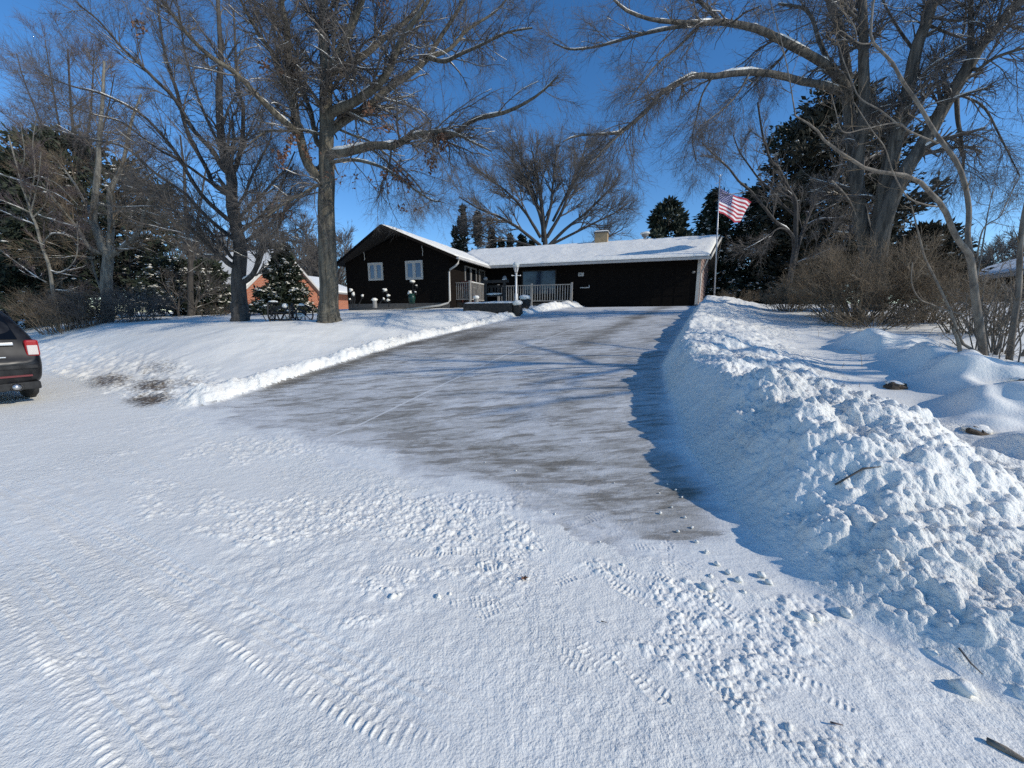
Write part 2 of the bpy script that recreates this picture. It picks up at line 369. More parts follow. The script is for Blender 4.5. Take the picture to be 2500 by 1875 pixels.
# rings about the middle of the road: fine where things are close, coarse where they are far
r = [.75]
while r[-1] < 75: r.append(r[-1] + min(r[-1]**2 / 1050., .0042 * r[-1]))
while r[-1] < 900: r.append(r[-1] * 1.25)
Rr = np.array(r)
az = np.concatenate([np.arange(-180, -60, 3.), np.arange(-60, 60, .125), np.arange(60, 180.1, 3.)]) * math.pi / 180
RR, AZ = np.meshgrid(Rr, az, indexing='ij')
X = RR * np.sin(AZ); Y = RR * np.cos(AZ)
a, s = to_as(X, Y)
Z = base_z(X, Y)
jag = .16 * perlin(X * 1.3, Y * 2.2, 31) + .10 * perlin(X * 4, Y * 7, 32) + .05 * perlin(X * 14, Y * 22, 33)
hb = bank_h(a, s); hr = ridge_h(a, s); ho = old_ridge(a, s)
near = RR < 40
lump = np.zeros_like(X); 
q = near & (hb > .004)
x_, y_ = X[q], Y[q]
side = sst(1.9, 2.5, a[q]) * (1 - .75 * (1 - sst(4.8, 6.2, a[q])) * sst(.0, .5, -(s[q] - np.interp(a[q], [2, 4, 6.7, 20], [.9, .2, -.35, -1.4]))))   # the blower-cut face is smoother
side = np.maximum(side, .18)
far = 1 - .5 * sst(5, 9, a[q])
lump[q] = (np.minimum(domes(x_ / .45, y_ / .45, 1, .20), .40) * .22 * sst(.4, 1.3, s[q]) + np.minimum(domes(x_ / .2, y_ / .2, 2, .22), .42) * .10 + domes(x_ / .085, y_ / .085, 3, .55) * .045 + domes(x_ / .045, y_ / .045, 11, .8) * .028
           + .07 * fbm(x_ * 2.2, y_ * 2.2, 4, 40) + .012 * fbm(x_ * 9, y_ * 9, 3, 45)) * side * far * sst(0, .14, hb[q])
q = near & (hr > .002)
lump[q] += (domes(X[q] / .16, Y[q] / .16, 5, .7) * .07 + domes(X[q] / .08, Y[q] / .08, 6, .7) * .03) * sst(0, .08, hr[q])
# churned, plough-thrown strip along the road on the left
thr = (sst(2.15, 2.5, a) * (1 - sst(3.3, 4.1, a + .4 * perlin(X * .8, Y * .8, 61))) * sst(-8.2, -9.0, s)) * near
q = thr > .01
lump[q] += (domes(X[q] / .22, Y[q] / .22, 7, .6) * .07 + domes(X[q] / .09, Y[q] / .09, 8, .7) * .035 + .03 * fbm(X[q] * 2, Y[q] * 2, 3, 71)) * thr[q]
Z = Z + hb + hr + ho + lump
on_bank = hb > .02; on_ridge = hr > .015
sL = np.interp(a, [2.2, 2.8, 4, 12, 20], [-8.6, -8.05, -7.85, -7.95, -8.2]) + jag * .25
drive = (a > 2.3 + jag * 1.2) & (s > sL) & (s < 1.5) & (s < np.interp(a, [2.2, 2.7, 4, 6.7, 20, 26], [1.1, .8, .2, -.5, -1.2, -2.2])) & (a < 24.5)
road = (a <= 2.3 + jag * 1.2) & ~drive
lawn = ~(drive | road)
q = lawn & near
Z[q] += .035 * fbm(X[q] * .35, Y[q] * .35, 3, 80) + .012 * fbm(X[q] * 1.4, Y[q] * 1.4, 3, 81)
# wind-packed and driven snow on the road
q = (RR < 25) & (~lawn)
roughness = .35 + .65 * sst(-.1, .35, perlin(X[q] * .45, Y[q] * .45, 90) + .15 * perlin(X[q] * 1.7, Y[q] * 1.7, 93))
covr = 1 - sst(-.12, .22, a[q] - 2.3 - jag[q] * 1.2); c2 = 1 - sst(2.2, 3.4, a[q])
Z[q] += covr * roughness * (.011 * fbm(X[q] * 6, Y[q] * 6, 3, 91) * .6 + .006 * domes(X[q] / .06, Y[q] / .06, 92, .5) + .004 * perlin(X[q] * 1.3, Y[q] * 1.3, 95)) + covr * .010 + c2 * .003 * domes(X[q] / .04, Y[q] / .04, 97, .2)
q = (RR < 9) & (a < 3.0 + jag) & ~lawn & (hb < .02)                      # loose crumbs lying in drifts and scuffs
cm = sst(.10, .42, perlin(X[q] * .75 + 3.7, Y[q] * 1.25, 98) + .55 * perlin(X[q] * 2.6, Y[q] * 4.2, 99)) * (1 - sst(5, 9, RR[q])) * sst(3.0, 2.2, a[q])
Z[q] += cm * (.013 * domes(X[q] / .03, Y[q] / .03, 101, .7) + .016 * domes(X[q] / .055, Y[q] / .055, 102, .4) + .006 * perlin(X[q] * 13, Y[q] * 13, 103))
# scrape and drag lines left by the blower and the plough
ln_ = perlin(a[q] * 14, s[q] * .9, 104); Z[q] += .004 * np.sign(ln_) * np.abs(ln_)**.5 * sst(.1, .4, perlin(X[q] * .6, Y[q] * .6, 105)) * (1 - cm)
def polyline_near(Px, Py, pts):
    best = np.full(Px.shape, 1e9); side_ = np.zeros(Px.shape); lon = np.zeros(Px.shape); L0 = 0
    for (x0, y0), (x1, y1) in zip(pts[:-1], pts[1:]):
        dx, dy = x1 - x0, y1 - y0; L = math.hypot(dx, dy); ux, uy = dx / L, dy / L
        t = np.clip((Px - x0) * ux + (Py - y0) * uy, 0, L); ex = Px - x0 - t * ux; ey = Py - y0 - t * uy
        d = np.hypot(ex, ey); k = d < best
        best[k] = d[k]; side_[k] = ((Px - x0) * uy - (Py - y0) * ux)[k]; lon[k] = (L0 + t)[k]; L0 += L
    return np.sign(side_) * best, lon
def smooth_path(px, z=0., n=40):
    P = np.array([onz(x, y, z)[:2] for x, y in px]); t = np.linspace(0, len(P) - 1, n); i = np.arange(len(P))
    k = np.polyfit(i, P, min(3, len(P) - 1)); return [tuple(np.polyval(k[:, c], v) for c in (0, 1)) for v in t]
tracks = [([(-60, 1180), (120, 1290), (235, 1365), (500, 1550), (760, 1700), (1060, 1855)], 1.0), ([(-330, 1150), (-120, 1330), (0, 1480), (120, 1650), (285, 1860), (400, 2050)], .9),
          ([(1850, 1420), (2000, 1520), (2200, 1640), (2500, 1790)], .3), ([(300, 1420), (520, 1540), (800, 1690), (1180, 1880)], .45), ([(60, 1560), (200, 1680), (420, 1880)], .5), ([(-100, 1120), (300, 1230), (700, 1300), (1250, 1400)], .3)]
for pts, dep in tracks:
    pth = smooth_path(pts); xs = [p[0] for p in pth]; ys = [p[1] for p in pth]
    q = (X > min(xs) - .5) & (X < max(xs) + .5) & (Y > min(ys) - .5) & (Y < max(ys) + .5) & (RR < 20)
    d, l = polyline_near(X[q], Y[q], pth); d = -d; d = d + .012 * perlin(l * 2.1, l * 0 + .7, 6); Lm = l.max()
    fade = (.45 + .55 * sst(-.35, .35, perlin(l * 1.6 + d * 3, l * 0 + 2.2 + d * 5, 5))) * dep * sst(0, .4, l) * (1 - sst(Lm - .3, Lm - .02, l)) * .8
    lug = np.where((d > -.032) & (d < .036), np.maximum(0, np.sin(2 * math.pi * (l / .044 + d * 5 + .5 * perlin(l * 3, d * 8, 77))))**1.2 * .0095 * sst(-.032, -.012, d) * (1 - sst(.016, .036, d)), 0)
    rut = -.014 * sst(-.02, .06, d) * (1 - sst(.24, .29, d))
    gro = sum(np.exp(-((d - c) / .009)**2) for c in (.085, .13, .175, .22)) * .013 * (.3 + .7 * sst(-.2, .3, perlin(l * 2.3, d * 20, 78)))
    cross = np.where((d > .08) & (d < .25), .0022 * np.sin(2 * math.pi * (l / .06 - d * 6 + .6 * perlin(l * 4, d * 12, 79))), 0)
    Z[q] += fade * (lug + rut + gro + cross)
# boot prints: (pixel, bearing of the toe in degrees, depth)
prints = [(1040, 1355, -75, 1), (1125, 1350, 85, 1), (1165, 1392, 80, 1), (975, 1400, -80, .9), (980, 1362, 70, .6), (1185, 1355, -85, .7),
          (1435, 1270, 60, .8), (1630, 1355, 20, .9), (1400, 1410, 60, .9), (1305, 1420, 20, .8), (1235, 1433, 30, .7), (1480, 1390, 120, .8), (1500, 1420, 150, .8),
          (1560, 1420, 140, .7), (1645, 1430, 130, .8), (1545, 1455, 130, .8), (1690, 1515, 140, .8), (1775, 1490, 145, 1), (1800, 1510, 150, .9), (1560, 1655, 145, 1), (1820, 1740, 140, 1),
          (1150, 1475, 80, .8), (1225, 1485, 60, .8), (1165, 1255, -80, .9), (1120, 1245, -75, .7), (930, 1232, -70, .8), (985, 1305, -75, .7), (860, 1280, -70, .6), (1590, 1335, 90, .7),
          (720, 1225, -60, .8), (830, 1300, -70, .7), (690, 1190, -70, .7), (640, 1150, -65, .6), (770, 1150, -70, .5), (1440, 1595, 140, .7), (1370, 1600, 120, .6), (1980, 1680, 130, .9),
          (1280, 1150, 30, .45), (1100, 1140, 40, .45), (1390, 1140, 25, .45), (1460, 1190, 30, .5), (1190, 1010, 40, .35), (1450, 1100, 35, .4), (880, 1200, -60, .6), (560, 1290, -60, .5), (470, 1240, -65, .5),
          (1520, 1290, 35, .5), (1340, 1210, 30, .5), (1650, 1395, 60, .6), (1700, 1590, 150, .7), (1080, 1300, -70, .6), (1290, 1350, 70, .6)]
for px, py, br, dep in prints:
    zz = 0.
    for _ in range(3): c = onz(px, py, zz); zz = gz(c[0], c[1])
    q = (np.abs(X - c[0]) < .25) & (np.abs(Y - c[1]) < .25)
    if not q.any(): continue
    b_ = rad(br); dx = X[q] - c[0]; dy = Y[q] - c[1]
    l = dx * math.sin(b_) + dy * math.cos(b_); d = dx * math.cos(b_) - dy * math.sin(b_)
    hw = np.interp(l, [-.15, -.12, -.05, .02, .08, .13, .155], [0, .036, .033, .044, .05, .036, 0])
    ins = (hw > 0) * sst(1.05, .85, np.abs(d) / np.maximum(hw, 1e-4)); ins = np.where(hw > 0, ins, 0)
    rim = np.where(hw > 0, np.exp(-((np.abs(d) - hw) / .008)**2), 0)
    rib = np.maximum(0, np.sin(2 * math.pi * (l / .027 + np.abs(d) * 3.0 + .35 * perlin(dx * 12 + py, dy * 12, 34)))) * (np.abs(d) > .005)
    pt = sst(-.45, .15, perlin(dx * 9 + px, dy * 9 + py, 33))
    Z[q] += dep * .42 * (ins * (-.006 + .015 * rib * pt) + rim * .006 * pt)
# bare earth and gravel showing through, bare concrete, how much loose snow is left on the drive
dirt = np.zeros_like(X)
def spot(px, py, rx, ry, v, z=0.):
    c = onz(px, py, z); dirt[...] = np.maximum(dirt, v * np.exp(-((X - c[0]) / rx)**2 - ((Y - c[1]) / ry)**2))

for a0, s0, ra, rs, v_ in ((2.9, -10.3, .9, 2.6, .52), (2.42, -9.3, .5, 1.1, .80), (2.8, -10.4, .6, 1.5, .74), (2.55, -12., .6, 1.8, .72), (3.2, -9.8, .6, 1.4, .60), (3.3, -11.8, .7, 2.2, .60), (2.3, -8.9, .35, .6, .75)):
    dirt[...] = np.maximum(dirt, v_ * np.exp(-((a - a0) / ra)**2 - ((s - s0) / rs)**2))
spot(1510, 1300, .16, .10, .55); spot(1390, 1290, .1, .06, .52); spot(1740, 1370, .3, .10, .5); spot(740, 1160, .2, .05, .55, .03); spot(980, 1610, .05, .04, .53); spot(1330, 1540, .05, .04, .52); spot(1530, 1620, .07, .05, .5)
spot(2180, 1500, .12, .05, .55); spot(1905, 1455, .06, .05, .6); spot(2480, 1620, .3, .2, .44)
cover = .40 * (1 - sst(2.2, 2.75, a + .45 * perlin(X * .9, Y * .9, 41) + .22 * perlin(X * 3, Y * 5, 42))) + .08 * (1 - sst(2.6, 4, a))
cover += .08 * sst(9, 15, a) + .07
cover -= .30 * np.exp(-((a - 9.2) / 1.6)**2 - ((s + 6.6) / .55)**2) + .2 * np.exp(-((s + 7.6) / .35)**2) * sst(3, 4, a) * (1 - sst(9, 12, a))
cover -= .16 * np.exp(-((s + 3.2) / .35)**2) * sst(7, 9, a) + .14 * np.exp(-((a - 3.1) / .4)**2) * sst(-4.5, -3, s)
cover += .25 * np.exp(-((s - np.interp(a, [2, 4, 6.7, 20], [.5, -.4, -1.0, -1.85])) / .2)**2)
cover += .2 * np.exp(-((s + 7.9) / .1)**2)
nr, na = X.shape
fa = np.arange(nr - 1)[:, None] * na + np.arange(na - 1)[None, :]
quads = np.stack([fa, fa + na, fa + na + 1, fa + 1], -1).reshape(-1, 4)[:, ::-1]
VV = np.stack([X, Y, Z], -1).reshape(-1, 3)
reg = np.zeros(X.shape, int); reg[road] = 1; reg[drive] = 2; reg[on_ridge & (a > 2.3)] = 4; reg[on_bank] = 3
fr = reg[:-1, :-1].reshape(-1)
def ground_part(name, ids, m, attrs=()):
    fsel = quads[np.isin(fr, ids)]; u, inv = np.unique(fsel.ravel(), return_inverse=True)
    o = link_np(name, VV[u], quads=inv.reshape(-1, 4), m=m, smooth=True)
    for an, arr in attrs:
        at_ = o.data.attributes.new(an, 'FLOAT', 'POINT'); at_.data.foreach_set('value', np.ascontiguousarray(arr.ravel()[u], np.float32))
    return o
D = ('dirt', dirt)
tag(ground_part('ground', [0], M['snow_lawn'], [D]), 'smooth snow lying over the lawn on both sides of the driveway', kind='structure')
tag(ground_part('road', [1], M['snow_road'], [D]), 'packed white snow on the road with tyre tracks and boot prints', kind='structure')
tag(ground_part('driveway', [2], M['drive'], [('cover', cover), ('across', s), ('along', a)]), 'swept concrete driveway climbing to the garage', kind='structure')
tag(ground_part('snow_bank', [3], M['snow_bank'], [D]), 'tall lumpy bank of ploughed snow along the right edge of the driveway', 'snow bank')
tag(ground_part('snow_ridge', [4], M['snow_bank'], [D]), 'low crumbly ridge of white snow along the left edge of the driveway', 'snow bank')
b = MB(); b.lathe((0, 0, -.02), [(.01, 0), (.8, 0)], 48); b.F = b.F[:48]
tag(b.build('road_patch', M['snow_road']), 'packed snow underfoot on the road', kind='structure')
del VV, quads, RR, AZ, jag, lump, cover, thr, fr, reg
# ------------------------------------------------------------------ the brown ranch house (local x along its front, y to the back)
HA = rad(19); HU = np.array((math.cos(HA), -math.sin(HA))); HV = np.array((math.sin(HA), math.cos(HA))); HG = np.array((9.983, 21.248, 2.09))
def hw(u, v, z): return (HG[0] + u * HU[0] + v * HV[0], HG[1] + u * HU[1] + v * HV[1], HG[2] + z)
hs_ = thing('ranch_house', 'dark brown ranch house with snowy roof at the top of the driveway', 'house', tuple(HG), -HA)
WG, UL, UR = -4.7, -19.1, -12.4                # gable wing: front plane, left wall, porch wall
RU, RZ = -15.45, 4.02                          # its ridge
EZ, ER, EL = 2.46, -11.81, -19.5               # eave height, right eave, left eave
b = MB()
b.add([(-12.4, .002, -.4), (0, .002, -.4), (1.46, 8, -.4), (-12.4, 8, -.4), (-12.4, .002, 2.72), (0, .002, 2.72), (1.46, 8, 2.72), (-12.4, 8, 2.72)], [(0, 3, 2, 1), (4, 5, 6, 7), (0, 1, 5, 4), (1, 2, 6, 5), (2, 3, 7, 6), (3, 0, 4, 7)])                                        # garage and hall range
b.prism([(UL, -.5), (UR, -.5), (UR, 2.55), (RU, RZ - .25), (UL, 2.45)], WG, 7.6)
b.build('wall', M['shade_toned'], hs_)
b = MB()                                                                   # gable end of the garage range and its lap siding
n = 16
for i in range(n):
    z0 = -.02 + i * .25; z1 = z0 + .25
    dv0 = max(0., (z0 - 2.55) / .42) if z0 > 2.55 else 0
    if z0 > 3.9: break
    sk = lambda u_, v_, z_: (u_ + .1825 * v_, v_, z_)
    b.add([sk(.012, dv0, z0), sk(.012, 8 - dv0, z0), sk(.040, 8 - dv0, z0), sk(.040, dv0, z0), sk(.010, dv0, z1 - .012), sk(.010, 8 - dv0, z1 - .012), sk(.016, 8 - dv0, z1 - .012), sk(.016, dv0, z1 - .012)],
          [(0, 1, 2, 3), (4, 7, 6, 5), (3, 2, 6, 7), (0, 3, 7, 4), (1, 5, 6, 2)])
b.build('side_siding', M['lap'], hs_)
b = MB(); b.add([(.012, .05, -.1), (1.45, 7.9, -.1), (1.45, 7.9, 2.8), (.012, .05, 2.8), (.002, .05, -.1), (1.44, 7.9, -.1), (1.44, 7.9, 2.8), (.002, .05, 2.8)], [(0, 1, 2, 3), (7, 6, 5, 4), (0, 4, 5, 1), (1, 5, 6, 2), (2, 6, 7, 3), (3, 7, 4, 0)]); b.build('siding_backing', M['shade_toned'], hs_)
b = MB(); b.box(-.10, .06, -.03, -.002, -.05, 2.46); b.build('corner_board', M['trim'], hs_)
b = MB(); b.box(-.16, .10, -.3, -.04, -.02, .07); b.build('step', M['fdn'], hs_)
b = MB(); b.box(UL + .03, UR - .03, WG - .03, WG - .004, -.6, .16); b.build('foundation', M['fdn'], hs_)
# roofs: a dark slab with fascia, and the snow on it as a layer of its own
th = .16
def zmain(v): return 2.50 + (4.28 - 2.50) * (v + .6) / 4.6
def slab(top, dz0, dz1):
    """top: corners (u,v,z) of a sheet, thickened between the two heights"""
    b_ = MB(); n_ = len(top)
    V = [(x, y, z + dz0) for x, y, z in top] + [(x, y, z + dz1) for x, y, z in top]
    b_.add(V, [tuple(range(n_ - 1, -1, -1)), tuple(range(n_, 2 * n_))] + [(i, (i + 1) % n_, (i + 1) % n_ + n_, i + n_) for i in range(n_)]); return b_
kG = (RZ - EZ) / (ER - RU)
vy = lambda z: -.6 + (z - 2.50) / ((4.28 - 2.50) / 4.6)     # where the main slope has this height
front = [(.41, -.6, 2.50), (1.52, 4, 4.28), (-15.2, 4, 4.28), (RU + .3, vy(RZ - .13), RZ - .13), (ER, -.6, 2.50)]
back = [(1.52, 4.0, 4.28), (1.95, 8.6, 2.5), (-15.5, 8.6, 2.5), (-15.5, 4.0, 4.28)]
gr = [(ER, -5.0, EZ), (RU, -6.1, RZ), (RU, 8.2, RZ), (ER, 8.2, EZ)][::-1]
gl = [(EL, -5.0, EZ - .02), (RU, -6.1, RZ), (RU, 8.2, RZ), (EL, 8.2, EZ - .02)]
gr = gr[::-1]; gr = [gr[0], gr[1], gr[2], gr[3]]
rf = slab(front, -.13, 0)
for q_ in (back, gr, gl): rf.add(slab(q_, -.13, 0).V, slab(q_, -.13, 0).F)
roof = rf.build('roof', M['shingle'], hs_)
def snow_sheet(c00, c10, c11, c01, nu, nv, t=.10, k=0, left=None):
    """an uneven blanket over a quad; edges rounded down"""
    iu = np.linspace(0, 1, nu); iv = np.linspace(0, 1, nv); U, V_ = np.meshgrid(iu, iv, indexing='ij')
    c = [np.array(q, float) for q in (c00, c10, c11, c01)]
    P = (c[0] * ((1 - U) * (1 - V_))[..., None] + c[1] * (U * (1 - V_))[..., None] + c[2] * (U * V_)[..., None] + c[3] * ((1 - U) * V_)[..., None])
    if left is not None:                                        # the low-u edge follows a valley line
        xl = np.interp(V_, *left); P[..., 0] = xl + (P[..., 0] - P[:1, :, 0]) / (P[-1:, :, 0] - P[:1, :, 0]) * (P[-1:, :, 0] - xl)
    h = t * (1 + .25 * fbm(P[..., 0] * .8, P[..., 1] * .8, 3, k) + .12 * fbm(P[..., 0] * 4, P[..., 1] * 4, 2, k + 9))
    e = np.minimum(np.minimum(U * nu, (1 - U) * nu), np.minimum(V_ * nv, (1 - V_) * nv))
    h = h * sst(-1.2, 2.2, e)
    top = P + np.array((0, 0, 1)) * h[..., None]; nn = nu * nv
    f = (np.arange(nu - 1)[:, None] * nv + np.arange(nv - 1)[None, :]).ravel(); Q = np.stack([f, f + nv, f + nv + 1, f + 1], -1)
    bd = list(range(0, nv)) + [i * nv + nv - 1 for i in range(1, nu)] + [(nu - 1) * nv + j for j in range(nv - 2, -1, -1)] + [i * nv for i in range(nu - 2, 0, -1)]
    V2 = np.concatenate([top.reshape(-1, 3), P.reshape(-1, 3)[bd] + np.array((0, 0, .003))])
    Q2 = [(bd[i], bd[(i + 1) % len(bd)], nn + (i + 1) % len(bd), nn + i) for i in range(len(bd))]
    return V2, np.concatenate([Q, np.array(Q2)])
def merged(parts):
    V = []; Q = []; n_ = 0
    for v, q_ in parts: V.append(v); Q.append(np.asarray(q_) + n_); n_ += len(v)
    return np.concatenate(V), np.concatenate(Q)
sn = merged([snow_sheet((-11.9, -.56, 2.515), (.36, -.56, 2.515), (1.42, 4.05, 4.295), (-15.0, 4.05, 4.295), 130, 44, .11, 3, ((0, .75, 1), (-11.9, -15.12, -15.16))),
             snow_sheet((ER - .04, -4.96, EZ + .015), (RU - .02, -6.05, RZ + .005), (RU - .02, 8, RZ + .005), (ER - .04, 8, EZ + .015), 40, 130, .10, 5),
             snow_sheet((EL + .04, -4.96, EZ - .01), (RU + .02, -6.05, RZ + .005), (RU + .02, 8, RZ + .005), (EL + .04, 8, EZ - .01), 40, 110, .06, 7),
             snow_sheet((-15.0, 8.5, 2.52), (1.88, 8.5, 2.52), (1.42, 3.98, 4.295), (-15.0, 3.98, 4.295), 60, 24, .11, 8)])
link_np('snow_cover', sn[0], quads=sn[1], m=M['snow'], parent=roof, smooth=True)
b = MB()                                                                   # eave gutters: open troughs
for p0, p1 in (((-11.75, -.68, 2.43), (.41, -.68, 2.43)), ):
    b.box(p0[0], p1[0], -.75, -.62, 2.345, 2.47)
b.build('gutter', M['gutter'], hs_)
b = MB(); b.box(ER - .02, ER + .12, -5.02, -.76, EZ - .13, EZ - .01); b.build('gutter', M['gutter'], hs_)
b = MB(); b.bar((.42, -.6, 2.40), (1.54, 4, 4.18), .03, .17); b.bar((1.54, 4.0, 4.18), (1.97, 8.6, 2.40), .03, .17); b.build('rake_board', M['trim'], hs_)
b = MB(); b.bar((EL, -5.03, EZ - .08), (RU, -6.13, RZ - .06), .03, .14); b.bar((RU, -6.13, RZ - .06), (ER, -5.03, EZ - .08), .03, .14); b.build('rake_board', M['shade_toned'], hs_)
b = MB(); b.add([(.05, -.58, 2.36), (.40, -.58, 2.36), (1.48, 4, 4.13), (.8, 4, 4.13)], [(0, 1, 2, 3)]); b.add([(.8, 4, 4.13), (1.48, 4, 4.13), (1.90, 8.5, 2.36), (1.55, 8.5, 2.36)], [(0, 1, 2, 3)])
b.build('soffit', M['soffit'], hs_)
b = MB(); b.tube([(ER + .06, -4.9, EZ - .12), (ER + .04, -4.92, 2.12), (ER - .1, -4.94, 2.0), (UR + .09, -4.78, 1.86), (UR + .02, -4.78, 1.74), (UR + .02, -4.78, .28), (UR - .06, -4.82, .14), (UR - .5, -4.95, .02), (-14.6, -5.5, -.18)], .052, 8)
b.build('downspout', M['trim'], hs_, True)
b = MB(); b.tube([(.30, -.62, 2.36), (.26, -.55, 2.2), (.14, -.02, 1.85), (.12, .0, 1.7), (.12, .0, .25), (.15, -.03, .12), (.9, .1, .04)], .035, 8)
b.build('downspout', M['trim'], hs_, True)
b = MB(); b.tube([(1.9, 8.55, 2.36), (1.86, 8.5, 2.2), (1.58, 8.06, 2.05), (1.54, 8.05, 1.9), (1.54, 8.05, .2), (2.0, 7.9, .05)], .05, 8); b.build('downspout', M['trim'], hs_, True)
def window(u0, u1, z0, z1, y, m_fr, m_pane, muntin=True, fw=.085):
    """casement pair in a wall facing -y"""
    b_ = MB(); b_.box(u0, u1, y - .06, y - .003, z0, z0 + fw); b_.box(u0, u1, y - .06, y - .003, z1 - fw, z1)
    b_.box(u0, u0 + fw, y - .06, y - .003, z0 + fw, z1 - fw); b_.box(u1 - fw, u1, y - .06, y - .003, z0 + fw, z1 - fw)
    um = (u0 + u1) / 2
    if muntin: b_.box(um - .05, um + .05, y - .052, y - .003, z0 + fw, z1 - fw)
    w_ = b_.build('window', m_fr, hs_)
    s_ = MB(); e = .045
    for x0, x1 in ((u0 + fw, um - .05), (um + .05, u1 - fw)):
        s_.box(x0, x1, y - .04, y - .006, z0 + fw, z0 + fw + e); s_.box(x0, x1, y - .04, y - .006, z1 - fw - e, z1 - fw)
        s_.box(x0, x0 + e, y - .04, y - .006, z0 + fw + e, z1 - fw - e); s_.box(x1 - e, x1, y - .04, y - .006, z0 + fw + e, z1 - fw - e)
    if muntin: s_.build('sash', m_fr, w_)
    p_ = MB(); p_.box(u0 + fw, u1 - fw, y - .02, y - .004, z0 + fw, z1 - fw); p_.build('pane', m_pane, w_)
    return w_
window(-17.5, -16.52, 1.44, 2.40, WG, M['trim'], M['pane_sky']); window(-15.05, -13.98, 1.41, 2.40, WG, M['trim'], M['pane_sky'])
window(-9.9, -7.75, .75, 2.2, 0, M['wood_dark'], M['pane'], False, .06)
b = MB()                                                                   # porch-side window and door in the wall facing +x
x = UR
def side_frame(v0, v1, z0, z1, mid):
    b_ = MB(); f = .09
    b_.box(x + .003, x + .06, v0, v1, z0, z0 + f); b_.box(x + .003, x + .06, v0, v1, z1 - f, z1)
    b_.box(x + .003, x + .06, v0, v0 + f, z0 + f, z1 - f); b_.box(x + .003, x + .06, v1 - f, v1, z0 + f, z1 - f)
    if mid: m_ = (v0 + v1) / 2; b_.box(x + .003, x + .06, m_ - .09, m_ + .09, z0 + f, z1 - f)
    return b_
wv = side_frame(-2.95, -1.35, 1.1, 2.28, True).build('window', M['trim_dark'], hs_)
b = MB(); b.box(x + .004, x + .02, -2.86, -1.44, 1.19, 2.19); b.build('pane', M['pane_dark'], wv)
dr = side_frame(-.95, -.05, .22, 2.3, False).build('door', M['trim_dark'], hs_)
b = MB(); b.box(x + .004, x + .03, -.86, -.14, .3, 2.2); b.build('door_leaf', M['wood_dark'], dr)
b = MB()                                                                   # garage door: four rows of panels, nearly lost in the painted shade
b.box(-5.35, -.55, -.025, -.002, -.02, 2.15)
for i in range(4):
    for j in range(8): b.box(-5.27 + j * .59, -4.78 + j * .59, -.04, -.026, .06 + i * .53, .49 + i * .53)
gd = b.build('garage_door', M['shade_toned'], hs_)
b = MB(); b.lathe((0, 0, 0), [(.02, 0), (.07, .02), (.09, .08), (.06, .13)], 10)
wl_ = b.build('wall_lamp', M['trim_dark'], hs_, True); wl_.location = (-.28, -.1, 1.7)
b = MB(); b.box(-6.44, -6.12, -.035, -.003, 1.765, 1.965); pl = b.build('house_number', M['trim'], hs_)
b = MB()                                                                   # its dark digits
SEG = {'5': 'afgcd', '0': 'abcdef', '2': 'abged', '1': 'bc'}
for i, ch in enumerate('5021'):
    x0 = -6.395 + i * .06; zb, hh, ww, t_ = 1.815, .05, .042, .011
    sg = dict(a=(0, ww, 2 * hh - t_, 2 * hh), d=(0, ww, 0, t_), g=(0, ww, hh - t_ / 2, hh + t_ / 2), f=(0, t_, hh, 2 * hh), e=(0, t_, 0, hh), b=(ww - t_, ww, hh, 2 * hh), c=(ww - t_, ww, 0, hh))
    for k_ in SEG[ch]: q_ = sg[k_]; b.box(x0 + q_[0], x0 + q_[1], -.039, -.036, zb + q_[2], zb + q_[3])
b.build('digits', M['black'], pl)
b = MB(); b.box(-6.3, -5.8, -.09, -.003, 1.08, 1.13); b.box(-5.8, -5.76, -.09, -.003, 1.08, 1.24); b.build('mail_slot', M['trim'], hs_)
for u_, z_ in ((-17.7, 2.55), (-13.95, 2.62)):
    b = MB(); b.tube([(u_, WG - .05, z_), (u_ + .03, WG - .06, z_ + .2), (u_ - .02, WG - .05, z_ + .5)], .02, 6); b.build('wall_bracket', M['trim'], hs_)
# porch deck under the railings
b = MB(); b.box(-11.5, -6.5, -2.0, -.02, -.3, .2); b.box(-12.37, -11.5, -4.0, -.02, -.3, .2); b.build('porch_deck', M['wood_dark'], hs_)
# chimney and vent
b = MB(); b.box(-6.03, -5.22, 3.55, 4.25, 3.6, 4.82); ch = b.build('chimney', M['ch_brick'], roof)
b = MB(); b.box(-6.08, -5.17, 3.50, 4.30, 4.821, 4.90); b.build('chimney_cap', M['fdn'], ch)
v_, q_ = snow_sheet((-6.08, 3.5, 4.9), (-5.17, 3.5, 4.9), (-5.17, 4.3, 4.9), (-6.08, 4.3, 4.9), 12, 12, .11, 4)
link_np('snow_cap', v_, quads=q_, m=M['snow'], parent=ch, smooth=True)
b = MB(); b.lathe((-2.9, 4.0, 4.2), [(.10, 0), (.10, .3), (.2, .31), (.22, .42), (.05, .5)], 12); vt = b.build('roof_vent', M['trim_dark'], roof)
b = MB(); b.blob((-2.9, 4.0, 4.70), .30, .26, .09, 3); b.build('snow_cap', M['snow'], vt, True)

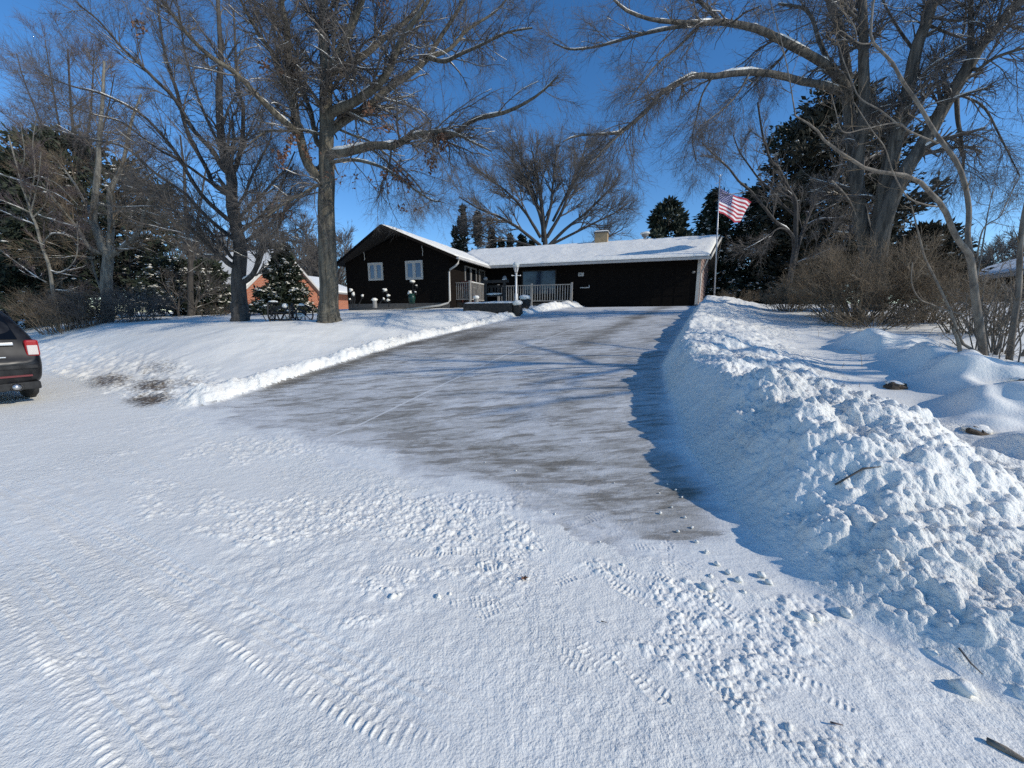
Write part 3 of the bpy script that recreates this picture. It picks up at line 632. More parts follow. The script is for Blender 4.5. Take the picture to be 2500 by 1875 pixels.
# ------------------------------------------------------------------ porch railings, lamp post, bell frame, planter
def railing(name, label, p, q, z0, z1, nb, posts=(0, 1), snow=False):
    o = thing(name, label, 'railing', hw(p[0], p[1], 0), -HA, 'railings around the porch')
    d = np.array(q, float) - np.array(p, float); L = np.linalg.norm(d); ux, uy = d / L
    ps = lambda t, z: (ux * L * t, uy * L * t, z)
    b_ = MB(); b_.bar(ps(0, z1), ps(1, z1), .09, .045); b_.build('top_rail', M['rail'], o)
    b_ = MB(); b_.bar(ps(0, z0 + .06), ps(1, z0 + .06), .05, .05); b_.build('bottom_rail', M['rail'], o)
    for i in range(nb):
        t = (i + .5) / nb; b_ = MB(); b_.bar(ps(t, z0 + .085), ps(t, z1 - .023), .04, .04); b_.build('baluster', M['rail'], o)
    for t in posts:
        b_ = MB(); b_.bar(ps(t, z0 - .2), ps(t, z1 + .10), .10, .10); b_.build('post', M['rail'], o)
    if snow:
        b_ = MB()
        for i in range(10): b_.blob(ps((i + .5) / 10, z1 + .035), L / 16, L / 16 if abs(uy) > abs(ux) else .05, .03, i)
        b_.build('snow_strip', M['snow'], o, True)
    return o
railing('porch_railing', 'short porch railing between the gable wall downspout and the corner post', (-12.55, -4.0), (-11.57, -4.0), .30, 1.24, 8, (1,))
railing('porch_railing', 'snow dusted porch railing running back from the corner post, behind the timber frame', (-11.57, -3.9), (-11.57, -2.1), .30, 1.24, 10, (), True)
railing('porch_railing', 'long porch railing in front of the picture window, ending beside the garage', (-10.7, -2.0), (-6.44, -2.0), .24, 1.16, 30, (0, .47, 1))
lp = at(1260, 738, 19.2)
o = thing('lamp_post', 'white garden lamp post with snow capped lantern before the porch', 'lamp post', tuple(lp))
H_ = at(1260, 640, 19.2)[2] - lp[2]
b = MB(); b.lathe((0, 0, -.1), [(.075, 0), (.075, .5), (.05, .52), (.05, H_ - .42), (.07, H_ - .40)], 12); b.build('pole', M['white'], o, True)
b = MB(); b.bar((-.2, 0, H_ - .62), (.2, 0, H_ - .62), .025, .025); b.blob((-.2, 0, H_ - .62), .03, .03, .03); b.blob((.2, 0, H_ - .62), .03, .03, .03); b.build('cross_bar', M['white'], o)
b = MB(); b.lathe((0, 0, H_ - .45), [(.06, 0), (.12, .22), (.02, .23)], 6); ln = b.build('lantern_glass', M['clear_lens'], o)
b = MB()
for k_ in range(6):
    t = k_ * math.pi / 3; b.bar((.065 * math.cos(t), .065 * math.sin(t), H_ - .47), (.135 * math.cos(t), .135 * math.sin(t), H_ - .2), .016, .016)
b.build('lantern_cage', M['white'], o)
b = MB(); b.lathe((0, 0, H_ - .22), [(.15, 0), (.13, .06), (.03, .13), (.02, .2)], 10); b.build('lantern_roof', M['white'], o)
b = MB(); b.blob((0, 0, H_ - .12), .17, .17, .14, 2, .08); b.build('snow_cap', M['snow'], o, True)
# timber frame with a hanging bell, on the raised bed
p0 = at(1186, 748, 17.2); p1 = at(1232, 748, 16.7)
o = thing('timber_frame', 'weathered dark timber frame with a bench panel, standing in the raised bed', 'garden frame', tuple(p0))
d = p1 - p0; hp = at(1186, 688, 17.2)[2] - p0[2]
for e in ((0, 0, 0), tuple(d)):
    b = MB(); b.bar((e[0], e[1], -.4), (e[0], e[1], hp), .12, .12); ps_ = b.build('post', M['wood_dark'], o)
    b = MB(); b.blob((e[0], e[1], hp + .12), .08, .08, .08, 4); b.build('finial', M['trim_dark'], ps_, True)
u_ = d / np.linalg.norm(d)
b = MB(); b.bar(tuple(-u_ * .22 + (0, 0, hp)), tuple(d + u_ * .18 + (0, 0, hp)), .10, .11); b.build('beam', M['wood_dark'], o)
b = MB(); b.bar((.1, .1, .46), tuple(d + (-.1, .1, .46)), .3, .05); b.bar((.1, .22, .85), tuple(d + (-.1, .22, .85)), .04, .10)
for i in range(5): t = .12 + .19 * i; b.bar((d[0] * t, d[1] * t + .2, .48), (d[0] * t, d[1] * t + .22, .82), .12 if i % 2 else .05, .03)
b.build('bench_panel', M['wood_dark'], o)
b = MB(); b.blob(tuple(d * .5 + (0, .05, .52)), .35, .14, .05, 6); b.build('snow_patch', M['snow'], o, True)
b = MB(); b.blob(tuple(d + (0, 0, hp + .07)), .1, .08, .03, 6); b.build('snow_patch', M['snow'], o, True)
pl0 = at(1131, 759, 16.2); pl1 = at(1250, 759, 15.6)
o = thing('planter_bed', 'low black timber raised bed topped with smooth snow by the driveway', 'planter', tuple((pl0 + pl1) / 2))
dd = pl1 - pl0; L = np.linalg.norm(dd[:2]); o.rotation_euler = (0, 0, math.atan2(dd[1], dd[0]))
zt = at(1131, 741, 16.2)[2] - (pl0[2] + pl1[2]) / 2
b = MB(); b.box(-L / 2, L / 2, 0, .09, -.35, zt); b.box(-L / 2, L / 2, 1.61, 1.70, -.35, zt); b.box(-L / 2, -L / 2 + .09, .09, 1.61, -.35, zt); b.box(L / 2 - .09, L / 2, .09, 1.61, -.35, zt)
b.build('timber_edge', M['wood_dark'], o)
v_, q_ = snow_sheet((-L / 2 + .01, .01, zt - .03), (L / 2 - .01, .01, zt - .03), (L / 2 - .01, 1.69, zt - .03), (-L / 2 + .01, 1.69, zt - .03), 30, 22, .10, 12)
link_np('snow_top', v_, quads=q_, m=M['snow'], parent=o, smooth=True)
for i, (px, py, F, rx, lb) in enumerate([(1264, 757, 15.7, .22, 'snow topped dark block at the right end of the raised bed'), (1282, 742, 17.2, .26, 'snow topped dark boulder beside the lamp post, nearer the driveway')]):
    c = at(px, py, F); o = thing('garden_boulder', lb, 'boulder', tuple(c))
    b = MB(); b.blob((0, 0, .02), rx, rx, .28, 20 + i, .15); b.build('stone', M['wood_dark'], o)
    b = MB(); b.blob((-.02, 0, .27), rx * .95, rx * .9, .12, 30 + i, .12); b.build('snow_cap', M['snow'], o, True)
o = thing('red_bench', 'dark red wooden bench back behind the short porch railing', 'bench', hw(-12.0, -3.2, .2), -HA)
b = MB(); b.box(-.35, .38, -.3, -.24, .6, 1.18); b.build('backrest', M['wood_red'], o)
b = MB(); b.box(-.35, .38, -.24, .15, .4, .46); b.build('seat', M['wood_red'], o)
for sx in (-.32, .32): b = MB(); b.box(sx - .03, sx + .03, -.24, .12, 0, .4); b.build('leg', M['wood_red'], o)
# snowed-in plants along the gable wall
def garden_plant(lb, px, py, F, stems, caps, pot=None):
    c = at(px, py, F); o = thing('garden_plant', lb, 'plant', tuple(c), 0, 'snowed-in plants along the gable wall')
    k = F / FPX; b_ = MB()
    for (x0, y0, x1, y1) in stems: b_.tube([(x0 * k, 0, -y0 * k), ((x0 + x1) / 2 * k + .03, .03, -(y0 + y1) / 2 * k + .04), (x1 * k, 0, -y1 * k)], [.03, .025, .012], 5)
    R = random.Random(px)
    for cx, cy, rx_, rz in caps:
        for _ in range(10): b_.add(*leafq((cx + R.uniform(-1, 1) * rx_) * k, R.uniform(-.1, .1), -(cy + 3 + R.uniform(-1, 3)) * k, .07, R))
    b_.build('stems', M['black'], o)
    for i_, (cx, cy, rx_, rz) in enumerate(caps):
        b_ = MB(); b_.blob((cx * k, 0, -cy * k), rx_ * k * .85, rx_ * k * .8, rz * k * .75, i_ + px, .42, 8, 6); b_.build('snow_cap', M['snow'], o, True)
    if pot:
        b_ = MB(); b_.lathe((pot[0] * k, 0, -pot[1] * k), [(.02, 0), (pot[2] * k * .7, 0), (pot[2] * k, pot[3] * k * .6), (pot[2] * k * .7, pot[3] * k)], 12); b_.build('pot', M['green'], o, True)
def leafq(x, y, z, s_, R):
    a_ = Vector((R.uniform(-1, 1), R.uniform(-1, 1), R.uniform(-1, 1))).normalized() * s_; c_ = Vector((R.uniform(-1, 1), R.uniform(-1, 1), R.uniform(-1, 1))).normalized() * s_ * .5; p = Vector((x, y, z))
    return [p - a_, p + c_, p + a_, p - c_], [(0, 1, 2, 3)]
garden_plant('black stemmed plant with two white snow caps near the left corner of the gable wall', 860, 747, 20.5, [(0, 4, 2, -38), (3, 4, 8, -30), (-6, 4, -2, -20)], [(-1, -37, 5, 5), (5, -28, 4, 6), (-4, -16, 3, 3)])
garden_plant('thin leaning twig carrying one snow lump beside the black stemmed plant', 872, 745, 20.6, [(0, 4, 14, -20)], [(14, -22, 3.5, 4)])
garden_plant('bent plant with a stack of snow lumps under the gap between the gable windows', 948, 746, 20.7, [(0, 4, 1, -20), (-25, 2, -12, -18), (0, -18, -6, -35)], [(-6, -36, 7, 5), (1, -24, 5, 4), (-10, -16, 3, 4), (0, -13, 5, 4)])
garden_plant('green potted shrub holding snow under the larger gable window', 1006, 742, 20.7, [(0, -10, 4, -50), (0, -10, 10, -40)], [(3, -52, 7, 4), (12, -43, 3, 2), (-4, -26, 7, 6), (9, -28, 3, 2)], (0, 0, 9, 24))
for px, py, rr, lb in ((915, 742, 7, 'short snow capped stump in front of the gable wall'), (1163, 738, 8, 'rounded snow lump at the foot of the corner railing post')):
    c = at(px, py, 20.); o = thing('garden_stump', lb, 'stump', tuple(c)); k = 20 / FPX
    b = MB(); b.lathe((0, 0, -.2), [(rr * .8 * k, 0), (rr * .7 * k, .2 + rr * k * 1.2)], 10); b.build('stump_body', M['trim_dark'], o)
    b = MB(); b.blob((0, 0, rr * k * 1.4), rr * k, rr * k, rr * k * .6, px); b.build('snow_cap', M['snow'], o, True)
# flagpole and flag
FP = 20.6
p0 = at(1743, 752, FP); p1 = at(1757, 432, FP)
o = thing('flagpole', 'slender metal flagpole standing beside the garage corner', 'flagpole', tuple(p0))
d = p1 - p0; b = MB(); b.tube([(0, 0, -.3), tuple(d * .5), tuple(d)], [.04, .035, .025], 8); b.build('pole', M['steel'], o, True)
b = MB(); b.blob(tuple(d + (0, 0, .05)), .05, .05, .05); b.bar(tuple(d), tuple(d + (.12, 0, .14)), .02, .02); b.bar(tuple(d + (0, 0, -.25)), tuple(d + (-.18, 0, -.32)), .02, .02); b.build('finial', M['steel'], o)
fl = thing('flag', 'stars and stripes flag blowing out to the right of the flagpole', 'flag', tuple(at(1757, 458, FP)))
NU, NVv = 60, 52
c = [at(1758, 459, FP), at(1755, 518, FP), at(1808, 544, FP + .75), at(1838, 492, FP + .9)]   # hoist top, hoist bottom, fly bottom, fly top
U, V_ = np.meshgrid(np.linspace(0, 1, NU + 1), np.linspace(0, 1, NVv + 1), indexing='ij')
P = c[0] * ((1 - U) * (1 - V_))[..., None] + c[1] * ((1 - U) * V_)[..., None] + c[2] * (U * V_)[..., None] + c[3] * (U * (1 - V_))[..., None]
wv_ = np.sin(U * 7 + V_ * 1.5) * .14 * U**.6 + .05 * np.sin(U * 15 - V_ * 4) * U
P[..., 1] += wv_; P[..., 2] += .07 * np.sin(U * 6.5 + .6) * (.4 + .6 * V_) * sst(0, .3, U) - .05 * np.sin(U * 3.1)
P -= np.array(fl.location)
f = (np.arange(NU)[:, None] * (NVv + 1) + np.arange(NVv)[None, :]); Q = np.stack([f, f + NVv + 1, f + NVv + 2, f + 1], -1).reshape(-1, 4)
M['f_red'] = mat('flag_red', (.42, .03, .055), .8); M['f_white'] = mat('flag_white', (.78, .76, .78), .8); M['f_blue'] = mat('flag_blue', (.03, .04, .17), .8)
cl = link_np('cloth', P.reshape(-1, 3), quads=Q, m=[M['f_red'], M['f_white'], M['f_blue']], parent=fl, smooth=True)
iu, iv = np.meshgrid(np.arange(NU), np.arange(NVv), indexing='ij')
mi = (iv // 4) % 2; mi = np.where((iu < 24) & (iv < 28), 2, mi)
cl.data.polygons.foreach_set('material_index', mi.ravel().astype(np.int32))
b = MB()
for r_ in range(9):
    for q_ in range(6 if r_ % 2 == 0 else 5):
        uu = (q_ + (.5 if r_ % 2 == 0 else 1.0)) / 6 * .4; vv = (r_ + .7) / 9.4 * (7 / 13)
        iu_, iv_ = int(uu * NU), int(vv * NVv); p = Vector(P[iu_, iv_]); e1 = Vector(P[iu_ + 1, iv_] - P[iu_, iv_]).normalized(); e2 = Vector(P[iu_, iv_ + 1] - P[iu_, iv_]).normalized(); nn = e1.cross(e2)
        for sg_ in (-.006, .006):
            V = [p + nn * sg_ + (e1 * math.sin(t_ * math.pi / 5) - e2 * math.cos(t_ * math.pi / 5)) * (.030 if t_ % 2 == 0 else .012) for t_ in range(10)]
            b.add(V, [tuple(range(10))])
b.build('stars', M['f_white'], fl)
# ------------------------------------------------------------------ bare trees: traced limbs, then generations of twigs
def unit(v): return v / np.maximum(np.linalg.norm(v, axis=-1, keepdims=True), 1e-9)
def tubes(P, R, n):
    """(N,k,3) centre lines and (N,k) radii -> vertices, quads"""
    N, k, _ = P.shape
    T = np.empty_like(P); T[:, 1:-1] = P[:, 2:] - P[:, :-2]; T[:, 0] = P[:, 1] - P[:, 0]; T[:, -1] = P[:, -1] - P[:, -2]; T = unit(T)
    mean = unit(P[:, -1] - P[:, 0]); ref = np.where(np.abs(mean[:, 2:3]) > .8, np.array([[1., 0, 0]]), np.array([[0, 0, 1.]]))[:, None, :]
    A = unit(np.cross(T, np.broadcast_to(ref, T.shape))); B = np.cross(T, A)
    th = np.arange(n) * 2 * math.pi / n
    V = P[:, :, None, :] + (A[:, :, None, :] * np.cos(th)[None, None, :, None] + B[:, :, None, :] * np.sin(th)[None, None, :, None]) * R[:, :, None, None]
    i = np.arange(N)[:, None, None] * (k * n) + np.arange(k - 1)[None, :, None] * n; j = np.arange(n)[None, None, :]
    j2 = (j + 1) % n; i, j, j2 = np.broadcast_arrays(i, j, j2)
    return V.reshape(-1, 3), np.stack([i + j, i + j2, i + n + j2, i + n + j], -1).reshape(-1, 4)
def spawn(P, R, n, t0, t1, length, ang, rf, k, curv, up, g, taper=.6, rmin=.003, clump=0.):
    N, K, _ = P.shape
    t = g.uniform(t0, t1, (N, n)); x = t * (K - 1); i = np.minimum(x.astype(int), K - 2); fx = (x - i)[..., None]
    r_ = np.arange(N)[:, None]
    p0 = P[r_, i] * (1 - fx) + P[r_, i + 1] * fx; tg = unit(P[r_, i + 1] - P[r_, i])
    r0 = R[r_, i] * (1 - fx[..., 0]) + R[r_, i + 1] * fx[..., 0]
    rnd = unit(g.normal(size=p0.shape)); perp = unit(rnd - tg * (rnd * tg).sum(-1, keepdims=True))
    an = g.normal(ang, .22, (N, n))[..., None]
    d = unit(tg * np.cos(an) + perp * np.sin(an)).reshape(-1, 3)
    L = (length * (1 - taper * (t - t0) / max(t1 - t0, 1e-6)) * g.uniform(.55, 1.25, (N, n))).reshape(-1)
    rr = np.clip((r0 * rf).reshape(-1), rmin, None); p = p0.reshape(-1, 3)
    out = [p]; upv = np.array((0, 0, up))
    for _ in range(k - 1):
        d = unit(d + g.normal(0, curv, d.shape) + upv); p = p + d * (L / (k - 1))[:, None]; out.append(p)
    Q = np.stack(out, 1); RQ = rr[:, None] * np.linspace(1, .35, k)[None, :]
    return Q, RQ
def cat_rom(pts, k):
    pts = np.asarray(pts, float); n = len(pts); t = np.linspace(0, n - 1, k); i = np.minimum(t.astype(int), n - 2); f = (t - i)[:, None]
    e = np.concatenate([2 * pts[:1] - pts[1:2], pts, 2 * pts[-1:] - pts[-2:-1]])
    a_, b_, c_, d_ = e[i], e[i + 1], e[i + 2], e[i + 3]
    return .5 * (2 * b_ + (c_ - a_) * f + (2 * a_ - 5 * b_ + 4 * c_ - d_) * f**2 + (3 * b_ - a_ - 3 * c_ + d_) * f**3)
def limb(F, pts, w0, w1, d0=0., d1=0., k=26):
    """pixel path along a limb; the distance drifts from F+d0 to F+d1; widths in pixels -> radii"""
    n = len(pts); W_ = [at(x, y, F + d0 + (d1 - d0) * (i / (n - 1))) for i, (x, y) in enumerate(pts)]
    P = cat_rom(W_, k); R = np.linspace(w0, w1, k) / 2 / FPX * P[:, 1] / np.sqrt(1 + (P[:, 0] / P[:, 1])**2)
    return P, R
def cat_tubes(groups):
    V = []; Q = []; n_ = 0
    for v, q_ in groups: V.append(v); Q.append(q_ + n_); n_ += len(v)
    return np.concatenate(V), np.concatenate(Q)
def snow_on(P, R, g, rmin=.012, amt=1., dens=.15):
    ok = R.max(1) > rmin; P = P[ok]; R = R[ok]
    if not len(P): return None
    T = np.gradient(P, axis=1); T = unit(T); hz = 1 - np.abs(T[..., 2])
    k = P.shape[1]; ph = g.uniform(0, 100, (len(P), 1)); xx = np.linspace(0, 1, k)[None, :] * np.linalg.norm(P[:, -1] - P[:, 0], axis=-1)[:, None] * 1.6
    nz = perlin(xx + ph, ph * 1.7 + xx * 0, 3)
    wgt = sst(.25, .6, hz) * sst(dens - .25, dens + .25, nz) * amt
    rr = np.maximum(R * .82, .010) * wgt
    return tubes(P + np.array((0, 0, 1.)) * (R * .80)[..., None], rr, 6)
def leaf_quads(P, s_, g):
    n = len(P); a_ = unit(g.normal(size=(n, 3))) * s_; c_ = np.cross(a_, unit(g.normal(size=(n, 3)))); c_ = unit(c_) * s_ * .55
    V = np.stack([P - a_, P + c_ + a_ * .1, P + a_, P - c_ + a_ * .1], 1).reshape(-1, 3)
    return V, np.arange(4 * n).reshape(-1, 4)
def tree(name, label, base, limbs, gens, bark, twig, seed, group=None, sides=9, snow=True, snow_d=.15, leaves=0, leafpos=None, cat='tree', flare=0, bare=.3, snow_amt=1., names=('trunk', 'crown')):
    """limbs: list of (P,R). gens: dicts for successive generations of branches"""
    g = np.random.default_rng(seed); base = np.array(base, float); base[2] = gz(base[0], base[1])
    o = thing(name, label, cat, tuple(base), 0, group)
    LP = np.stack([l[0] for l in limbs]); LR = np.stack([l[1] for l in limbs])
    for li in range(2 if flare else 1):                            # roots go down to the ground wherever it is
        dz = LP[li, 0, 2] - (gz(LP[li, 0, 0], LP[li, 0, 1]) - .15)
        if dz > 0: LP[li, :, 2] -= dz * np.clip(1 - np.linspace(0, 1, LP.shape[1]) / .2, 0, 1)
    LP = LP + (perlin(np.arange(LP.shape[1])[None, :] * .35 + np.arange(len(LP))[:, None] * 9, LP[..., 2] * 0 + seed, 2)[..., None] * LR[..., None] * .25) * (np.arange(LP.shape[1]) > 2)[None, :, None]
    v, q_ = tubes(LP, LR, sides); link_np(names[0], v - base, quads=q_, m=bark, parent=o, smooth=True)
    k0 = int(bare * LP.shape[1]); LP2, LR2 = LP.copy(), LR.copy()            # the clean lower trunk carries no twigs
    LP2[0] = cat_rom(LP[0, k0:], LP.shape[1]); LR2[0] = np.interp(np.linspace(k0, LP.shape[1] - 1, LP.shape[1]), np.arange(LP.shape[1]), LR[0])
    LP2 = LP2[[i for i in range(len(LP)) if not (flare and i == 1)]]; LR2 = LR2[[i for i in range(len(LR)) if not (flare and i == 1)]]
    src = [(LP2, LR2)]; groups = []; sn_ = [snow_on(LP, LR, g, .02, snow_amt, snow_d)] if snow else []
    par = (LP2, LR2)
    for i, gd_ in enumerate(gens):
        gd_ = dict(gd_); frm = gd_.pop('frm', None); sel = gd_.pop('sel', None); n_s = gd_.pop('sides', 3); also = gd_.pop('also', False)
        pp = par if frm is None else src[frm]
        if sel is not None: pp = (pp[0][sel], pp[1][sel])
        ch = spawn(pp[0], pp[1], g=g, **gd_)
        if also: ch2 = spawn(src[0][0], src[0][1], g=g, **{**gd_, 'n': also}); ch = (np.concatenate([ch[0], ch2[0]]), np.concatenate([ch[1], ch2[1]]))
        src.append(ch); par = ch; groups.append(tubes(ch[0], ch[1], n_s))
        if snow and i < 2: sn_.append(snow_on(ch[0], ch[1], g, .012, .9, snow_d + .12))
    if groups:
        v, q_ = cat_tubes(groups); link_np(names[1], v - base, quads=q_, m=twig, parent=o, smooth=True)
    sn_ = [q for q in sn_ if q is not None and len(q[0])]
    if sn_:
        v, q_ = cat_tubes(sn_); link_np('snow', v - base, quads=q_, m=M['snow'], parent=o, smooth=True)
    if leaves:
        tw = src[-1][0]; cen = np.array(leafpos); pick = []
        for c_, rad_, n_ in cen_list(cen):
            d2 = np.linalg.norm(tw[:, -1] - c_, axis=-1); k_ = np.argsort(d2)[:max(8, n_ // 5)]
            bp = tw[k_][g.integers(0, len(k_), n_), g.integers(1, tw.shape[1], n_)]
            pick.append(bp + g.normal(0, .035, (n_, 3)))
        v, q_ = leaf_quads(np.concatenate(pick), .055, g); link_np('leaves', v - base, quads=q_, m=M['dead_leaf'], parent=o)
    return o
def cen_list(c): return [(r_[:3], r_[3], int(r_[4])) for r_ in c]
def G(n, t0, t1, length, ang, rf, k, curv, up, **kw): return dict(n=n, t0=t0, t1=t1, length=length, ang=ang, rf=rf, k=k, curv=curv, up=up, **kw)

# --- the big pin oak before the gable wing
F = 13.
oak = [limb(F, [(805, 796), (803, 760), (800, 650), (798, 520), (797, 400), (797, 300), (795, 200), (792, 100), (790, 0), (788, -120), (786, -300)], 52, 10),
       limb(F, [(805, 800), (805, 788), (804, 770), (803, 745)], 72, 48),
       limb(F, [(797, 385), (813, 376), (846, 372), (918, 354), (962, 356), (1009, 331), (1070, 335), (1106, 331), (1153, 293), (1222, 278), (1280, 253), (1327, 221), (1363, 184)], 22, 3, 0, -2.6),
       limb(F, [(1009, 331), (1045, 324), (1070, 322), (1110, 326), (1150, 345), (1200, 370)], 11, 3, -1.2, -2.4),
       limb(F, [(799, 325), (817, 311), (853, 286), (900, 260), (947, 217), (1009, 174), (1045, 141), (1070, 98), (1114, 33), (1150, -40)], 22, 5, 0, 2.0),
       limb(F, [(1045, 141), (1099, 119), (1142, 72), (1208, 29), (1260, -30)], 9, 3, 1.2, 2.4), limb(F, [(1045, 141), (1085, 150), (1121, 134), (1179, 108), (1237, 80), (1300, 68)], 9, 3, 1.2, .4),
       limb(F, [(798, 290), (817, 271), (864, 250), (911, 217), (944, 181), (962, 137), (980, 98), (1001, 65), (1034, 22), (1070, -50)], 22, 7, 0, -1.6),
       limb(F, [(797, 190), (817, 174), (853, 159), (897, 130), (925, 105), (965, 72), (998, 47), (1027, 7), (1050, -50)], 16, 6, 0, 1.6),
       limb(F, [(797, 190), (810, 170), (824, 137), (846, 90), (868, 40), (889, -14), (920, -120)], 24, 9, 0, -.8),
       limb(F, [(799, 445), (770, 427), (745, 380), (727, 318), (716, 250), (708, 202), (705, 145), (701, 72), (689, 18), (680, -70), (670, -200)], 26, 8, 0, -1.0),
       limb(F, [(710, 215), (687, 188), (669, 137), (636, 90), (614, 51), (593, 11), (560, -60)], 13, 5, -.5, -1.4),
       limb(F, [(725, 322), (705, 307), (665, 271), (633, 239), (578, 181), (517, 141), (463, 90), (430, 47), (394, 0), (350, -60)], 18, 6, -.5, -3.2),
       limb(F, [(798, 360), (774, 347), (759, 275), (745, 235), (727, 206), (700, 170)], 14, 5, 0, .8),
       limb(F, [(797, 190), (775, 165), (745, 140), (722, 130), (690, 80), (660, 30)], 10, 4, 0, 1.2),
       limb(F, [(785, 330), (770, 325), (737, 318), (690, 320), (654, 320), (622, 340), (595, 365)], 8, 3, 0, -1.2),
       limb(F, [(800, 398), (824, 394), (868, 391), (925, 405), (969, 430), (1012, 463), (1052, 488), (1075, 492)], 9, 3, 0, -1.8),
       limb(F, [(799, 440), (770, 455), (735, 475), (690, 500), (650, 530)], 8, 3, 0, -1.5),
       limb(F, [(817, 311), (860, 330), (900, 345), (960, 390), (1010, 440), (1040, 480)], 6, 2.5, .3, 1.4)]
lv = [(*at(850, 392, 12.7), .4, 70), (*at(1075, 350, 11.2), .6, 130), (*at(1045, 400, 11.5), .5, 110), (*at(985, 440, 11.8), .5, 110), (*at(740, 385, 12.6), .5, 150), (*at(820, 50, 12.8), .3, 110), (*at(955, 12, 12.5), .3, 70), (*at(905, 275, 12.6), .4, 60), (*at(960, 310, 12.2), .5, 60), (*at(690, 400, 12.4), .4, 60), (*at(640, 160, 11.8), .3, 40), (*at(1000, 500, 12.), .4, 30), (*at(940, 450, 12.), .6, 60)]
tree('pin_oak', 'largest bare oak, straight olive grey trunk and last brown leaves, before the gable wing', at(805, 786, F), oak,
     [G(14, .2, 1., 2.0, .75, .36, 8, .14, -.012, sides=5), G(11, .12, 1, 1.15, .75, .5, 7, .17, -.04, also=7, rmin=.0034), G(12, .1, 1, .55, .75, .6, 5, .18, -.05, rmin=.0021)],
     M['bark_oak'], M['twig'], 11, sides=12, flare=1, bare=.34, leaves=1, leafpos=lv, snow_d=-.1)
# --- a tall bare tree behind the thicket at the left
F = 27.
wl_t = [limb(F, [(205, 800), (205, 740), (200, 640), (195, 540), (188, 440), (180, 340), (172, 240), (165, 120)], 20, 4)]
for pts in ([(197, 560), (160, 470), (110, 390), (60, 320), (0, 270)], [(192, 500), (140, 400), (100, 300), (60, 200), (40, 130)], [(188, 440), (150, 330), (130, 220), (110, 100)], [(190, 470), (230, 380), (260, 280), (280, 180)], [(186, 420), (215, 320), (225, 220), (230, 120)], [(200, 600), (250, 520), (310, 440), (370, 380)], [(198, 580), (130, 530), (60, 480), (-20, 440)], [(190, 480), (90, 400), (10, 350), (-60, 330)]):
    wl_t.append(limb(F, pts, 8, 2, 0, rng.uniform(-3, 3)))
tree('tall_bare_tree', 'tall thin bare tree with a reddish twig haze behind the pale forked tree', at(205, 785, F), wl_t,
     [G(13, .15, 1., 2.8, .55, .45, 6, .12, .03, sides=4, rmin=.012), G(10, .1, 1, 1.7, .6, .6, 5, .14, .03, rmin=.008), G(10, .1, 1, .9, .6, .7, 4, .15, .02, rmin=.005)], M['bark_maple'], M['twig_red'], 21, sides=7, snow_d=.2)
# --- the dark maple to its left
F = 15.
mp_ = [limb(F, [(588, 795), (586, 760), (584, 700), (584, 640), (582, 583), (568, 490), (564, 434), (552, 395), (542, 361), (536, 235), (538, 150), (535, 60), (530, -60)], 43, 7),
       limb(F, [(588, 795), (587, 780), (586, 765), (585, 740)], 52, 41),
       limb(F, [(562, 434), (575, 408), (589, 361), (593, 318), (593, 253), (578, 210), (575, 120), (570, 20)], 14, 4, 0, 1.5),
       limb(F, [(560, 425), (542, 408), (517, 365), (470, 314), (427, 242), (380, 195), (343, 159), (300, 119), (240, 50), (190, 10)], 15, 4, 0, -2.5),
       limb(F, [(566, 480), (524, 452), (506, 416), (459, 325), (430, 217), (416, 180), (398, 108), (385, 10), (380, -60)], 13, 4, 0, 1.5),
       limb(F, [(572, 545), (542, 524), (488, 470), (434, 380), (398, 333), (343, 278), (253, 231), (174, 210), (110, 185)], 13, 3, 0, -2.8),
       limb(F, [(580, 595), (564, 578), (506, 531), (452, 474), (380, 423), (307, 361), (235, 343), (163, 325), (90, 300)], 12, 3, 0, 1.5),
       limb(F, [(583, 655), (562, 645), (538, 625), (505, 595), (477, 568), (455, 548), (420, 505), (380, 470), (330, 430)], 18, 4, 0, -2.),
       limb(F, [(582, 635), (564, 627), (546, 600), (524, 578), (490, 545), (440, 520), (380, 505), (310, 505)], 10, 3, 0, -1.),
       limb(F, [(588, 690), (602, 684), (619, 667), (632, 640), (639, 618), (652, 592), (666, 574), (683, 548), (700, 500), (712, 460)], 16, 4, 0, -.8),
       limb(F, [(584, 605), (597, 592), (617, 578), (648, 556), (674, 534), (705, 508), (736, 481), (775, 470)], 12, 3, 0, 1.2),
       limb(F, [(580, 572), (590, 565), (608, 550), (635, 530), (652, 510), (672, 486), (696, 433), (718, 400)], 11, 3, 0, -1.3),
       limb(F, [(578, 540), (590, 526), (608, 508), (643, 473), (674, 437), (701, 410), (720, 370)], 10, 3, 0, .6),
       limb(F, [(575, 510), (600, 470), (615, 430), (640, 380), (660, 340), (665, 290)], 8, 3, 0, 1.6),
       limb(F, [(545, 375), (500, 280), (470, 200), (450, 120), (440, 40)], 8, 3, 0, 1.0),
       limb(F, [(527, 455), (450, 400), (380, 360), (300, 300), (230, 280), (150, 250)], 8, 2.5, 0, -3.)]
lv = [(*at(690, 510, 14), .5, 110), (*at(640, 490, 14), .4, 50), (*at(665, 520, 14), .4, 60), (*at(350, 52, 13), .3, 60)]
tree('dark_maple', 'dark spreading bare maple with a short thick trunk, left of the largest oak', at(587, 784, F), mp_,
     [G(14, .22, 1., 2.2, .6, .38, 8, .13, .03, sides=5), G(11, .12, 1, 1.25, .65, .5, 7, .15, .03, also=5, rmin=.0034), G(11, .1, 1, .6, .7, .6, 5, .17, .02, rmin=.0022)],
     M['bark_maple'], M['twig'], 12, sides=12, flare=1, bare=.3, leaves=1, leafpos=lv, snow_d=.05)
